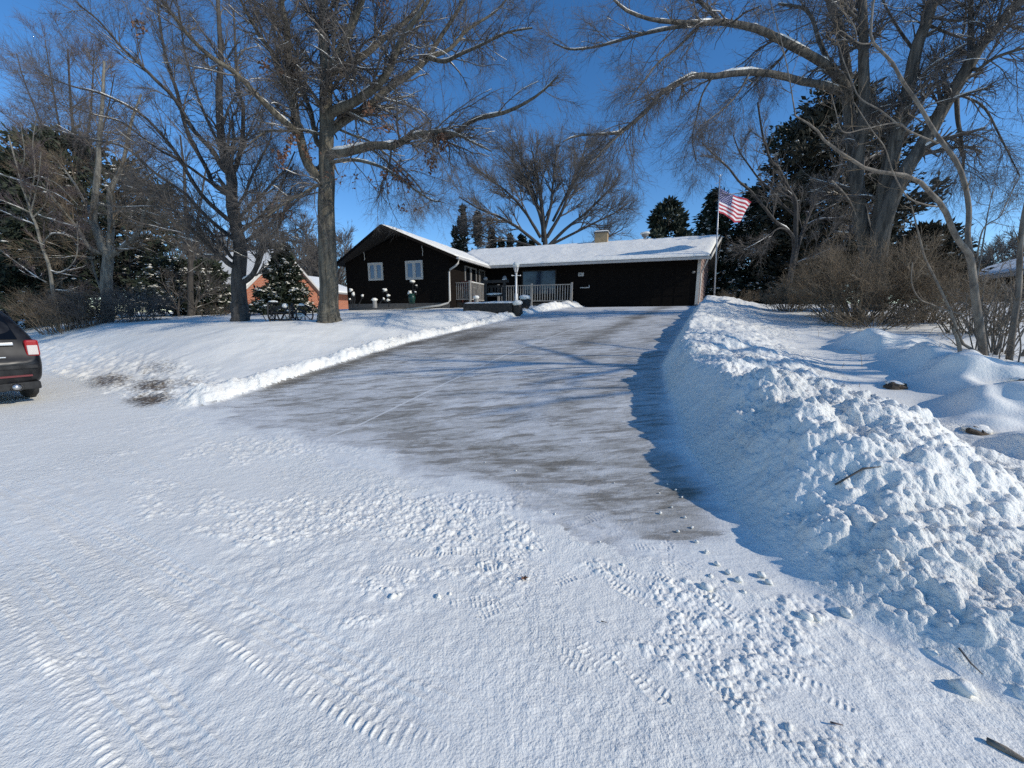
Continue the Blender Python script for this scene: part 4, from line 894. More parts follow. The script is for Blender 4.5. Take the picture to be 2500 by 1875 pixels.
# --- silver maple on the right
F = 12.
sm = [limb(F, [(2130, 800), (2130, 700), (2112, 590), (2100, 540), (2095, 480), (2092, 400), (2104, 320), (2111, 256), (2108, 151), (2108, 75), (2105, 0), (2100, -120)], 44, 16),
      limb(F, [(2130, 760), (2128, 660), (2112, 570), (2098, 500), (2085, 400), (2078, 320), (2069, 241), (2066, 166), (2051, 75), (2030, 15), (2010, -60)], 40, 16, .3, 1.2),
      limb(F, [(2070, 250), (2063, 211), (2030, 169), (1984, 139), (1930, 111), (1862, 75), (1802, 60), (1757, 54), (1712, 57), (1651, 54), (1591, 48), (1531, 27), (1495, -5)], 25, 4, .8, -1.5),
      limb(F, [(1757, 54), (1733, 24), (1706, 0), (1670, -50)], 13, 5, -.3, .4), limb(F, [(1740, 55), (1690, 62), (1651, 66), (1591, 78), (1531, 93), (1465, 112), (1395, 121), (1350, 105)], 10, 2.5, -.3, .8),
      limb(F, [(1712, 57), (1680, 90), (1650, 120), (1610, 150), (1570, 200), (1540, 240)], 7, 2.5, -.4, -2.),
      limb(F, [(2068, 235), (2045, 222), (2010, 208), (1960, 200), (1893, 181), (1817, 176), (1742, 187), (1697, 184), (1651, 205), (1612, 229), (1579, 271), (1546, 298), (1507, 325), (1460, 328), (1410, 331), (1375, 345)], 20, 3, .8, -1.8),
      limb(F, [(1600, 245), (1575, 275), (1540, 305), (1500, 340), (1470, 370), (1440, 400)], 8, 2.5, -1, -2.4),
      limb(F, [(1740, 188), (1715, 230), (1702, 280), (1690, 340), (1700, 390)], 4.5, 2, -.5, .2), limb(F, [(1830, 178), (1800, 230), (1760, 270), (1720, 300)], 5, 2, -.2, -1.2),
      limb(F, [(1930, 111), (1900, 150), (1860, 190), (1800, 250)], 6, 2, .2, 1.), limb(F, [(2035, 175), (2000, 100), (1985, 50), (1960, 20), (1900, 10)], 12, 5, .8, 1.6),
      limb(F, [(2142, 780), (2140, 640), (2150, 540), (2163, 450), (2178, 380), (2189, 331), (2216, 226), (2237, 120), (2262, 54), (2280, 0), (2310, -110)], 50, 20, -.2, -.8),
      limb(F, [(2150, 780), (2145, 640), (2160, 540), (2180, 482), (2216, 407), (2262, 340), (2301, 265), (2331, 217), (2364, 163), (2388, 120), (2418, 84), (2457, 39), (2491, 0), (2560, -80)], 44, 26, -.4, -1.8),
      limb(F, [(2372, 150), (2370, 100), (2370, 30), (2365, -60)], 18, 9, -1.2, -.8), limb(F, [(2370, 165), (2388, 169), (2427, 142), (2500, 118), (2580, 110)], 12, 7, -1.2, -2.4),
      limb(F, [(2335, 220), (2338, 290), (2345, 330), (2352, 390), (2350, 430)], 13, 6, -1, -1.4), limb(F, [(2262, 60), (2300, 75), (2340, 90), (2352, 80), (2360, 20)], 8, 5, -.7, 0),
      limb(F, [(2236, 130), (2200, 80), (2170, 30), (2140, -30)], 8, 4, -.5, .8), limb(F, [(2105, 60), (2060, 10), (2020, -40)], 8, 4, 0, -.8),
      limb(F, [(2340, 230), (2400, 260), (2440, 330), (2470, 390), (2490, 430)], 7, 3, -1, -2), limb(F, [(2300, 270), (2260, 200), (2245, 180), (2230, 60)], 6, 3, -1, .4)]
tree('silver_maple', 'huge many stemmed furrowed tree rising behind the brown hedge on the right', np.array((sm[0][0][0][0], sm[0][0][0][1], gz(sm[0][0][0][0], sm[0][0][0][1]))), sm,
     [G(13, .25, 1., 1.9, .7, .34, 8, .15, -.03, sides=5), G(11, .12, 1, 1.1, .7, .5, 7, .17, -.05, also=4, rmin=.0034), G(11, .1, 1, .52, .75, .6, 5, .19, -.04, rmin=.0021)],
     M['bark_silver'], M['twig'], 13, sides=12, snow_d=-.05)
# brushy sprouts in its fork
# --- small pale tree right in front
F = 5.3
bx = [limb(F, [(2404, 925), (2400, 880), (2396, 825), (2383, 744), (2377, 690), (2369, 630), (2353, 603), (2331, 573), (2304, 508), (2270, 470), (2226, 432), (2129, 416), (2087, 395), (2020, 350), (1990, 313), (1942, 283)], 27, 3.5, 0, -.6),
      limb(F, [(2371, 640), (2366, 600), (2362, 570), (2366, 520), (2358, 460), (2338, 400), (2300, 347), (2278, 317), (2241, 251), (2204, 200), (2175, 148), (2131, 104), (2127, 60), (2135, -20)], 17, 4.5, 0, .5),
      limb(F, [(2400, 880), (2391, 862), (2353, 841), (2339, 812), (2323, 768), (2307, 730), (2277, 668), (2258, 630), (2245, 580), (2235, 540), (2225, 500)], 11, 3, -.1, -.4),
      limb(F, [(2358, 768), (2318, 760), (2277, 744), (2250, 733), (2232, 710), (2225, 680), (2228, 640)], 4, 3, -.2, -.5),
      limb(F, [(2350, 900), (2346, 870), (2338, 830), (2325, 800)], 15, 9, -.2, -.2), limb(F, [(2300, 505), (2262, 500), (2215, 480), (2180, 420), (2160, 360), (2130, 320), (2085, 250)], 5, 2, -.3, -.8),
      limb(F, [(2290, 350), (2220, 320), (2190, 300), (2110, 315), (2058, 322), (2040, 270), (2030, 230)], 5, 2, 0, -.3), limb(F, [(2200, 310), (2150, 270), (2100, 240), (2080, 200), (2060, 150), (2045, 100)], 4, 2, 0, .4),
      limb(F, [(2131, 106), (2100, 106), (2075, 90), (2050, 75), (2035, 95)], 4, 1.5, .3, .2), limb(F, [(2092, 100), (2085, 65), (2060, 30), (2030, 0)], 4, 2, .3, .6), limb(F, [(2380, 700), (2392, 640), (2402, 580), (2412, 520), (2425, 460)], 6, 2, 0, .3),
      limb(F, [(2383, 640), (2400, 560), (2440, 530), (2455, 500), (2490, 430)], 5, 2, 0, -.3), limb(F, [(1942, 283), (1935, 240), (1925, 180), (1905, 90), (1880, 0)], 3.5, 1.5, -.6, -.3), limb(F, [(2030, 440), (2060, 470), (2080, 500), (2095, 540)], 3.5, 1.5, -.5, -.3),
      limb(F, [(2383, 760), (2378, 735), (2392, 750), (2400, 770)], 4, 2, 0, .1)]
tree('pale_small_tree', 'slender tan barked tree with crooked pale branches standing in snow right of the driveway', at(2402, 912, F), bx,
     [G(8, .25, 1., .38, .8, .35, 6, .12, .05, sides=4, rmin=.0035), G(4, .2, 1, .17, .7, .6, 4, .15, .04, rmin=.0025)], M['bark_box'], M['twig_brown'], 14, sides=10, snow=False)
bx2 = [limb(F, [(2461, 912), (2465, 870), (2471, 820), (2478, 771), (2486, 717), (2489, 663), (2491, 600), (2498, 540), (2510, 480)], 22, 14, -.1, 0), limb(F, [(2470, 905), (2500, 888), (2530, 880), (2580, 860)], 12, 10, -.2, -.4),
       limb(F, [(2445, 930), (2443, 900), (2440, 870), (2446, 840)], 5, 3, -.2, -.2), limb(F, [(2489, 925), (2486, 890), (2492, 840), (2480, 760), (2470, 700)], 6, 3, -.2, 0), limb(F, [(2425, 890), (2428, 850), (2440, 800), (2455, 750), (2460, 700)], 5, 2.5, .3, .5),
       limb(F, [(2478, 780), (2455, 800), (2440, 830), (2430, 850)], 3.5, 2, 0, -.2), limb(F, [(2405, 800), (2420, 770), (2430, 740), (2432, 690), (2450, 640)], 3.5, 2, .3, .4)]
tree('brown_stem_clump', 'clump of brown stems at the right border beside the slender tan tree', at(2462, 905, F), bx2,
     [G(7, .2, 1., .4, .8, .35, 6, .12, .04, sides=4, rmin=.0035), G(4, .2, 1, .2, .7, .6, 4, .15, .04, rmin=.0025)], M['bark_box'], M['twig_brown'], 15, sides=9, snow=False)
# --- bare tree before the dark spruces
F = 18.
bt = [limb(F, [(1922, 760), (1926, 700), (1930, 670), (1935, 640), (1941, 600), (1943, 525), (1941, 488), (1917, 447), (1900, 409), (1881, 390), (1862, 330), (1850, 250)], 17, 4),
      limb(F, [(1930, 680), (1941, 630), (1953, 585), (1970, 537), (1989, 496), (2011, 474), (2040, 430), (2060, 380)], 12, 3, 0, 1),
      limb(F, [(1938, 600), (1936, 578), (1922, 561), (1893, 541), (1869, 510), (1849, 486), (1830, 464), (1804, 443), (1780, 411), (1760, 394), (1735, 370), (1715, 350)], 10, 2.5, 0, -1.5),
      limb(F, [(1941, 525), (1936, 522), (1910, 498), (1883, 464), (1854, 438), (1825, 399), (1805, 370), (1790, 330)], 7, 2.5, 0, 1),
      limb(F, [(1922, 561), (1900, 558), (1870, 580), (1845, 595), (1815, 610)], 5, 1.5, -.3, -1), limb(F, [(1928, 655), (1950, 640), (1980, 625), (2005, 595), (2040, 575)], 5, 1.5, 0, -1.), limb(F, [(1972, 548), (2000, 535), (2040, 532), (2085, 530)], 5, 1.5, .3, -.6)]
tree('bare_yard_tree', 'mid sized bare tree standing against the dark spruces right of the flagpole', at(1925, 740, F), bt,
     [G(12, .25, 1., 1.5, .55, .45, 7, .12, .03, sides=4), G(9, .15, 1, .9, .5, .5, 6, .14, .03, rmin=.0055), G(7, .1, 1, .45, .5, .6, 4, .15, .03, rmin=.0045)], M['bark_maple'], M['twig'], 16, snow_d=.0)
# --- spreading tree behind the roof
F = 36.
fan = [limb(F, [(1338, 765), (1336, 680), (1335, 640), (1330, 590), (1328, 560), (1325, 520), (1318, 470), (1310, 420), (1300, 370)], 18, 4)]
for pts, w0 in (([(1326, 590), (1322, 540), (1300, 480), (1275, 430), (1250, 390), (1225, 360)], 9), ([(1320, 580), (1290, 530), (1250, 480), (1200, 440), (1150, 400)], 8), ([(1320, 600), (1270, 560), (1220, 530), (1170, 510), (1120, 480)], 8),
                ([(1330, 560), (1345, 500), (1350, 450), (1355, 400), (1360, 350)], 8), ([(1335, 580), (1370, 520), (1390, 470), (1420, 420), (1440, 380)], 9), ([(1340, 600), (1380, 560), (1430, 520), (1470, 480), (1500, 450)], 9),
                ([(1340, 600), (1400, 570), (1450, 545), (1500, 520), (1530, 500)], 7), ([(1310, 605), (1260, 590), (1200, 585), (1150, 560)], 6), ([(1345, 610), (1400, 600), (1460, 590), (1520, 560)], 7), ([(1328, 560), (1300, 460), (1270, 380), (1250, 340)], 7), ([(1350, 540), (1400, 440), (1420, 390), (1430, 350)], 7)):
    fan.append(limb(F, pts, w0, 2.5, 0, rng.uniform(-3, 3)))
tree('spreading_tree', 'wide fan shaped bare tree rising behind the snowy roof left of the tan chimney', np.array((fan[0][0][0][0], fan[0][0][0][1], 2.2)), fan,
     [G(14, .2, 1., 3.4, .55, .5, 6, .1, .03, sides=4, rmin=.014), G(11, .15, 1, 2.0, .55, .6, 5, .13, .03, rmin=.009), G(9, .1, 1, 1.1, .55, .7, 4, .14, .03, rmin=.006)], M['bark_maple'], M['twig'], 17, sides=6, snow_d=.4, bare=.45)
# --- thicket at the left
F = 20.
th_ = [limb(F, [(262, 790), (262, 740), (262, 680), (262, 621), (250, 606), (235, 560), (228, 531), (235, 455), (240, 400), (241, 350), (250, 250), (255, 150)], 36, 6),
       limb(F, [(262, 640), (268, 606), (271, 546), (268, 470), (289, 425), (301, 395), (320, 300), (345, 230)], 22, 5, 0, 1), limb(F, [(262, 650), (271, 624), (301, 603), (331, 576), (345, 550), (350, 525), (365, 490), (400, 450)], 20, 4, 0, -1.),
       limb(F, [(255, 620), (220, 606), (190, 560), (160, 520), (120, 470), (90, 430)], 14, 4, 0, -2), limb(F, [(230, 540), (200, 480), (170, 430), (130, 380)], 10, 3, 0, 1.5), limb(F, [(262, 740), (240, 690), (225, 640), (228, 600)], 8, 4, 0, .5),
       limb(F, [(230, 630), (190, 625), (150, 630)], 7, 2, 0, -1), limb(F, [(272, 520), (310, 505), (350, 515), (400, 530)], 6, 2, 0, -1.5), limb(F, [(240, 500), (300, 505), (370, 505)], 6, 2, 0, -1.)]
tree('forked_tree', 'pale forked tree with a thick trunk standing in the thicket at left', at(262, 782, F), th_,
     [G(12, .2, 1., 2.2, .6, .4, 7, .12, .03, sides=4), G(9, .15, 1, 1.2, .5, .5, 6, .14, .03, rmin=.0065), G(7, .1, 1, .6, .5, .6, 4, .15, .03, rmin=.005)], M['bark_pale'], M['twig_brown'], 18, snow_d=.05)
F = 18.
bi = [limb(F, [(141, 800), (140, 785), (133, 742), (120, 651), (102, 600), (87, 546), (75, 519), (60, 470), (40, 400), (20, 330)], 13, 4)]
for pts in ([(82, 530), (110, 500), (115, 470), (118, 430)], [(75, 519), (85, 480), (95, 430), (100, 370)], [(75, 519), (30, 500), (-20, 480)], [(90, 550), (40, 530), (-30, 500)], [(95, 525), (140, 540), (190, 555)], [(75, 510), (50, 440), (60, 380), (50, 300)], [(70, 500), (85, 420), (80, 350), (90, 280)],
            [(120, 660), (150, 665), (180, 640), (190, 600), (188, 540)], [(115, 690), (80, 670), (40, 640), (0, 610)], [(135, 708), (165, 710), (195, 705)], [(100, 600), (130, 570), (185, 580), (200, 585)], [(95, 430), (140, 450), (190, 500)], [(0, 425), (60, 445), (130, 470), (180, 500)]):
    bi.append(limb(F, pts, 5, 2, 0, rng.uniform(-1.2, 1.2)))
tree('reddish_young_tree', 'young tree with pale leaning trunk and reddish twigs, behind the parked car', at(138, 785, F), bi,
     [G(10, .15, 1., 1.1, .55, .5, 6, .12, .05, sides=4, rmin=.005), G(8, .1, 1, .5, .5, .6, 5, .14, .05, rmin=.0038), G(4, .1, 1, .28, .5, .6, 4, .14, .05, rmin=.003)], M['bark_pale'], M['twig_red'], 19, snow_d=-.1)
F = 23.
b2 = [limb(F, [(466, 790), (465, 760), (465, 708), (465, 640), (461, 595), (455, 540), (452, 470), (448, 400), (440, 330)], 19, 4), limb(F, [(465, 650), (480, 590), (485, 530), (495, 460), (505, 400)], 10, 3, 0, 1),
      limb(F, [(463, 600), (430, 560), (410, 500), (380, 450), (350, 400)], 9, 3, 0, -1), limb(F, [(470, 785), (480, 740), (500, 710), (505, 680)], 6, 2, 0, .3), limb(F, [(440, 790), (435, 755), (440, 720), (436, 690)], 8, 3, 0, .6)]
tree('grey_yard_tree', 'slim grey bare tree between the thicket and the dark spreading maple', at(465, 777, F), b2,
     [G(13, .15, 1., 2.0, .6, .45, 6, .12, .03, sides=4), G(8, .1, 1, 1.1, .5, .5, 5, .14, .03, rmin=.0065), G(6, .1, 1, .5, .5, .6, 4, .15, .02, rmin=.005)], M['bark_maple'], M['twig'], 20, snow_d=.3)
# an unseen bare tree added past the right border: its boughs throw the long shadows over the drive
px_, py_ = 12.5, 1.6; g = np.random.default_rng(44); z0_ = gz(px_, py_)
rt_ = [(cat_rom([(px_, py_, z0_ - .2), (px_ - .1, py_ + .05, z0_ + 2), (px_, py_ + .2, z0_ + 5), (px_ - .2, py_, z0_ + 9)], 26), np.linspace(.19, .04, 26))]
for i in range(13):
    h_ = z0_ + 2.2 + i * .42; an_ = i * 2.4; L_ = 3.4 - i * .12; e_ = np.array((math.cos(an_), math.sin(an_), .55)); o_ = np.array((px_ - .05, py_ + .1, h_))
    rt_.append((cat_rom([o_, o_ + e_ * L_ * .35 + (0, 0, .1), o_ + e_ * L_ * .7 + (0, 0, .35), o_ + e_ * L_ + (0, 0, .3)], 26), np.linspace(.07, .015, 26)))
tree('unseen_shadow_tree', 'unseen bare tree past the right border, added for branch shadows over the driveway', (px_, py_, z0_), rt_, [G(8, .2, 1., 1.3, .7, .4, 7, .15, .02, sides=4), G(6, .15, 1, .7, .7, .5, 5, .17, .02, rmin=.004)], M['bark_maple'], M['twig'], 45, snow=False)
# ------------------------------------------------------------------ evergreens
_th = np.arange(6) * math.pi / 3
BT = np.concatenate([np.array([[0, 0, 1.]]), np.stack([.8 * np.cos(_th), .8 * np.sin(_th), .6 + 0 * _th], -1), np.stack([np.cos(_th + .5), np.sin(_th + .5), -.15 + 0 * _th], -1), np.array([[0, 0, -.6]])])
BF = [(0, 1 + i, 1 + (i + 1) % 6) for i in range(6)] + [(1 + i, 7 + i, 1 + (i + 1) % 6) for i in range(6)] + [(1 + (i + 1) % 6, 7 + i, 7 + (i + 1) % 6) for i in range(6)] + [(7 + i, 13, 7 + (i + 1) % 6) for i in range(6)]
BF = np.array(BF)
def blobs(P, Sx, g):
    n = len(P); V = BT[None] * Sx[:, None, :] * g.uniform(.75, 1.25, (n, 14, 1)) + P[:, None, :]
    return V.reshape(-1, 3), (np.arange(n)[:, None, None] * 14 + BF[None]).reshape(-1, 3)
def blades(P, D, L, W_, g):
    """needle sprays: one bent pair of slim quads per point"""
    n = len(P); sd = unit(np.cross(D, unit(g.normal(size=(n, 3))))) * W_[:, None]; tip = D * L[:, None]
    mid = P + tip * .5; V = np.stack([P, mid + sd, P + tip, mid - sd], 1).reshape(-1, 3)
    return V, np.arange(4 * n).reshape(-1, 4)
def evergreen(name, label, F, base_px, top_px, hw_px, m, seed, shape='spruce', nb=150, ns=40, snow=.15, spray=.34, group=None, droop=-.05, gap=0.):
    g = np.random.default_rng(seed)
    base = at(*base_px, F); top = at(*top_px, F); gzv = gz(base[0], base[1]); base[2] = min(base[2], gzv + .3); H_ = top[2] - base[2]; Rm = hw_px / FPX * F
    o = thing(name, label, 'tree' if shape != 'bush' else 'shrub', tuple(base), 0, group)
    t = np.sort(g.uniform(0, 1, nb)); 
    if shape == 'spruce': t = .04 + .95 * t**1.25; Rt = Rm * (1 - t)**.85 + .04 * Rm
    elif shape == 'column': t = .02 + .96 * t; Rt = Rm * np.minimum(1, np.sqrt(np.maximum(0, 1 - t) * 2.6)) * .95
    elif shape == 'pine': t = .12 + .86 * t; Rt = Rm * np.sin(math.pi * np.clip(.22 + .78 * t, 0, 1))**.7 * (.55 + .45 * g.uniform(0, 1, nb)) + .1 * Rm
    else: t = .05 + .92 * t; Rt = Rm * np.sqrt(np.maximum(0, 1 - (t * .98)**2))
    lean = (top - base)[:2]
    Rt = Rt * (1 + .22 * np.sin(t * 23 + seed) * (shape != 'column')) * g.uniform(.8, 1.12, nb)
    phi = g.uniform(0, 2 * math.pi, nb); upk = {'spruce': -.12, 'column': 1.1, 'pine': .18, 'bush': .25}[shape]
    ctr = np.stack([base[0] + lean[0] * t, base[1] + lean[1] * t, base[2] + H_ * t], -1)
    out = np.stack([np.cos(phi), np.sin(phi), 0 * phi + upk], -1); out = unit(out)
    k = 8; u = np.linspace(0, 1, k)
    if shape == 'column': ctr = ctr + np.array((0, 0, -1.)) * Rt[:, None]
    P = ctr[:, None, :] + out[:, None, :] * (u[None, :, None] * Rt[:, None, None]); P[..., 2] += droop * (u[None]**2) * Rt[:, None] * 3 + (.12 * u[None]**4) * Rt[:, None]
    P += g.normal(0, .03, P.shape) * Rm * u[None, :, None]
    tr = np.stack([base + (0, 0, -.4), base + (top - base) * .5, base + (top - base) * .97]); tr = cat_rom(tr, 10)[None]
    r0 = max(.06, Rm * .055)
    v1 = tubes(tr, np.linspace(r0, r0 * .15, 10)[None], 7); v2 = tubes(P, (np.linspace(.22, .06, k)[None] * r0) * np.ones((nb, 1)), 3)
    v, q_ = cat_tubes([v1, v2]); link_np('trunk', v - base, quads=q_, m=M['bark_maple'], parent=o, smooth=True)
    w_ = g.uniform(.12 if shape != 'pine' else .4, 1.04, (nb, ns)) ** .8; ii = np.minimum((w_.clip(0, .999) * (k - 1)).astype(int), k - 2); fx = (w_ * (k - 1) - ii)[..., None]
    r_ = np.arange(nb)[:, None]; Q = P[r_, ii] * (1 - fx) + P[r_, ii + 1] * fx
    dirs = np.broadcast_to(out[:, None, :], Q.shape)
    D = unit(dirs * .75 + g.normal(0, .55, Q.shape) + np.array((0, 0, -.12 if shape == 'spruce' else .2)))
    Q = (Q + g.normal(0, .05, Q.shape) * Rm).reshape(-1, 3); D = D.reshape(-1, 3)
    if gap:
        keep = perlin(Q[:, 0] * 1.1 + seed, Q[:, 2] * 1.3, 5) + .4 * perlin(Q[:, 0] * 3, Q[:, 2] * 3, 6) > gap - .6; Q = Q[keep]; D = D[keep]
    n = len(Q); L = spray * g.uniform(.5, 1.3, n)
    v, q_ = blades(Q, D, L, L * g.uniform(.12, .24, n), g); link_np('crown', v - base, quads=q_, m=m, parent=o)
    if snow:
        ns_ = int(nb * ns * snow * .33); pk = g.integers(0, nb, ns_); uu = np.clip(g.beta(4, 1.4, ns_), 0, 1)
        ii = np.minimum((uu * (k - 1)).astype(int), k - 2); fx = (uu * (k - 1) - ii)[:, None]
        B_ = P[pk, ii] * (1 - fx) + P[pk, ii + 1] * fx + g.normal(0, .03, (ns_, 3)) * Rm; B_[:, 2] += spray * .12
        patch = perlin(B_[:, 0] * 1.3 + seed * 3.1, B_[:, 2] * 1.6, 8) > -.25; B_ = B_[patch]; ns_ = len(B_)
        sz = spray * g.uniform(.14, .42, (ns_, 1)) * np.array([[1, 1, .45]]); v, tr_ = blobs(B_, sz, g)
        link_np('snow', v - base, tris=tr_, m=M['snow'], parent=o, smooth=True)
    return o
ND, NP, NBz = M['needle_dark'], M['needle_pine'], M['needle_brown']
evergreen('white_pine', 'dark pine with drooping boughs in the far left corner behind the parked car', 25, (30, 790), (35, 385), 115, ND, 31, 'pine', 230, 60, .05, .42, gap=.25)
evergreen('white_pine', 'tallest dark pine of the left thicket, behind the pale forked tree', 27, (170, 785), (150, 325), 150, NP, 32, 'pine', 300, 60, .05, .42, gap=.3)
evergreen('white_pine', 'dark pine with sky showing between its boughs, right of the pale forked tree', 27, (318, 780), (300, 400), 125, ND, 33, 'pine', 190, 60, .10, .42, gap=.5)
evergreen('dark_spruce', 'low dark spruce filling the ground behind the reddish young tree', 22, (70, 785), (80, 520), 150, ND, 34, 'spruce', 240, 50, .06, .34)
evergreen('snowy_yew', 'broad snow laden yew left of the slim grey tree', 25.5, (425, 778), (428, 640), 75, ND, 35, 'bush', 190, 45, .9, .3)
evergreen('snowy_yew', 'snow laden yew between the slim grey tree and the dark maple trunk', 25, (512, 775), (508, 638), 44, ND, 36, 'bush', 180, 45, .8, .3)
evergreen('snowy_spruce', 'conical spruce sprinkled with snow in front of the brick gable', 21, (692, 758), (690, 602), 64, ND, 37, 'spruce', 260, 60, .75, .24)
evergreen('white_pine', 'round topped pine behind the garage roof beside the roof vent', 40, (1632, 765), (1632, 492), 62, NP, 38, 'pine', 170, 60, .04, .6)
evergreen('snowy_spruce', 'snow flecked spruce right behind the flag', 29, (1740, 765), (1750, 470), 95, ND, 39, 'spruce', 260, 60, .4, .42)
evergreen('dark_spruce', 'tall dark spruce right of the flag with specks of snow', 28.5, (1830, 765), (1845, 462), 100, ND, 40, 'spruce', 320, 60, .45, .34)
evergreen('dark_spruce', 'dark spruce behind the mid sized bare tree', 27, (1945, 765), (1950, 470), 100, ND, 41, 'spruce', 300, 60, .45, .34)
evergreen('tall_pine', 'tall bronzed pine behind the stems of the huge furrowed tree', 24.5, (2050, 765), (2040, 215), 150, NBz, 42, 'pine', 330, 90, .05, .36, gap=.15)
evergreen('tall_pine', 'dark tiered pine reaching out left of the huge furrowed tree', 27, (1960, 765), (1935, 300), 110, ND, 43, 'pine', 170, 80, .1, .32, gap=.4)
evergreen('rounded_evergreen', 'rounded dark evergreen behind the right end of the brown hedge', 15.5, (2255, 740), (2260, 555), 75, NBz, 44, 'bush', 170, 60, .08, .24)
for i, (px, top, hw_, lb) in enumerate([(1128, 498, 20, 'tallest column shaped arborvitae behind the roof valley'), (1164, 514, 17, 'second tallest column shaped arborvitae, right of the tallest one'), (1110, 552, 14, 'narrow arborvitae tucked against the left side of the tallest one'),
                                         (1199, 558, 15, 'medium arborvitae with a snowy tip, right of the two tall columns'), (1222, 580, 11, 'small arborvitae top showing over the roof beside the medium one'), (1243, 572, 6, 'thin arborvitae spike showing over the roof'), (1272, 572, 22, 'squat wide arborvitae at the foot of the fan shaped tree'), (1296, 585, 16, 'lowest arborvitae top, touching the fan shaped tree trunk')]):
    evergreen('arborvitae', lb, 38, (px, 760), (px + 2, top), hw_, ND, 50 + i, 'column', 190, 34, .28, .34, 'arborvitae columns behind the roof')
# ------------------------------------------------------------------ hedges and brush
def brush(name, label, F, px, py, hw_px, top_px, n, m, seed, g2=9, g3=7, spread=1., group=None, dep=1.):
    g = np.random.default_rng(seed); c = at(px, py, F); c[2] = gz(c[0], c[1]); Hh = at(px, top_px, F)[2] - c[2]; Rr_ = hw_px / FPX * F
    limbs = []
    for i in range(n):
        ph = g.uniform(0, 2 * math.pi); q0 = g.uniform(0, .45) * Rr_; e = g.uniform(.3, 1) ** .7 * Rr_ * spread; hh = Hh * math.sqrt(max(.05, 1 - (e / Rr_ / spread * .92)**2)) * g.uniform(.7, 1.)
        p0 = c + (math.cos(ph) * q0, math.sin(ph) * q0 * dep, -.1); p2 = c + (math.cos(ph) * e, math.sin(ph) * e * dep, hh); p1 = p0 * .5 + p2 * .5 + (g.normal(0, .1), g.normal(0, .1), hh * .12)
        P = cat_rom([p0, p1, p2], 14); limbs.append((P, np.linspace(.014, .004, 14) * (Hh / 2)**.5))
    return tree(name, label, c, limbs, [G(g2, .25, 1., Hh * .38, .7, .6, 6, .16, .02, rmin=.004), G(g3, .1, 1, Hh * .18, .7, .7, 4, .18, .0, rmin=.003)], m, m, seed + 1, group, 4, False, cat='shrub', bare=0., names=('stems', 'twigs'))
brush('brown_hedge', 'big rounded brown leafless shrub in front of the huge furrowed tree', 9.6, 2090, 812, 170, 560, 110, M['twig_brown'], 60, 9, 7)
brush('brown_hedge', 'leafless brown shrub between the big rounded shrub and the slender tan tree', 9.0, 2250, 830, 115, 635, 70, M['twig_brown'], 62, 8, 6)
brush('brown_hedge', 'low reddish brown shrub at the far end of the hedge near the spruces', 12.5, 1925, 775, 75, 680, 70, M['twig_brown'], 64, 10, 8)
brush('brown_hedge', 'low arching brown shrub in front of the big rounded one', 8.6, 2130, 838, 130, 725, 60, M['twig_brown'], 65, 7, 6, 1.15)
brush('grey_thicket_shrub', 'dense leafless shrub at the foot of the pale forked tree', 18.2, 225, 792, 95, 690, 90, M['twig'], 66, 9, 7)
brush('grey_thicket_shrub', 'leafless shrub right of the pale forked tree', 18.8, 345, 790, 75, 690, 70, M['twig'], 68, 9, 7)
brush('grey_thicket_shrub', 'brownish leafless shrub behind the parked car roof', 17.5, 150, 795, 85, 690, 60, M['twig_brown'], 70, 9, 7)
brush('sapling_clump', 'sparse upright brown stems crowding round the slender tan tree', 5.7, 2430, 905, 105, 610, 30, M['bark_box'], 76, 4, 4)
brush('sapling_clump', 'tangle of upright brown stems between the hedge and the stem clump', 7.2, 2380, 870, 120, 620, 40, M['twig_brown'], 78, 5, 5)
brush('tan_shrub', 'tan dry shrub against the brick wall behind the dark maple', 21.5, 625, 770, 55, 725, 50, M['twig_brown'], 72, 8, 6)
brush('tan_shrub', 'tan dry brush left of the dark maple trunk', 21.5, 530, 775, 60, 735, 50, M['twig_brown'], 73, 8, 6)
brush('bronze_shrub', 'low leafless shrub in the shade right of the flagpole', 19.5, 1790, 762, 60, 700, 40, M['twig_brown'], 74, 8, 6)
# dry weeds poking through the snow on the right
g = np.random.default_rng(5); WP = []; WR = []
for _ in range(150):
    px, py = g.uniform(1900, 2340), g.uniform(825, 885)
    zz = 1.
    for _k in range(4): c = onz(px, py, min(zz, 1.4)); zz = gz(c[0], c[1])
    if to_as(c[0], c[1])[1] < 1.2 or c[1] < 4.5: continue
    c[2] = zz - .03; h_ = g.uniform(.08, .35); d = g.normal(0, .35, 2) * h_
    WP.append(cat_rom([c, c + (d[0] * .3, d[1] * .3, h_ * .7), c + (d[0] * 1.4, d[1], h_ * g.uniform(.7, 1.))], 6)); WR.append(np.linspace(.0035, .002, 6))
v, q_ = tubes(np.stack(WP), np.stack(WR), 3)
tag(link_np('dry_weeds', v, quads=q_, m=M['twig_brown']), 'thin dry weed stalks poking through the snow before the brown hedge', 'weeds', kind='stuff')
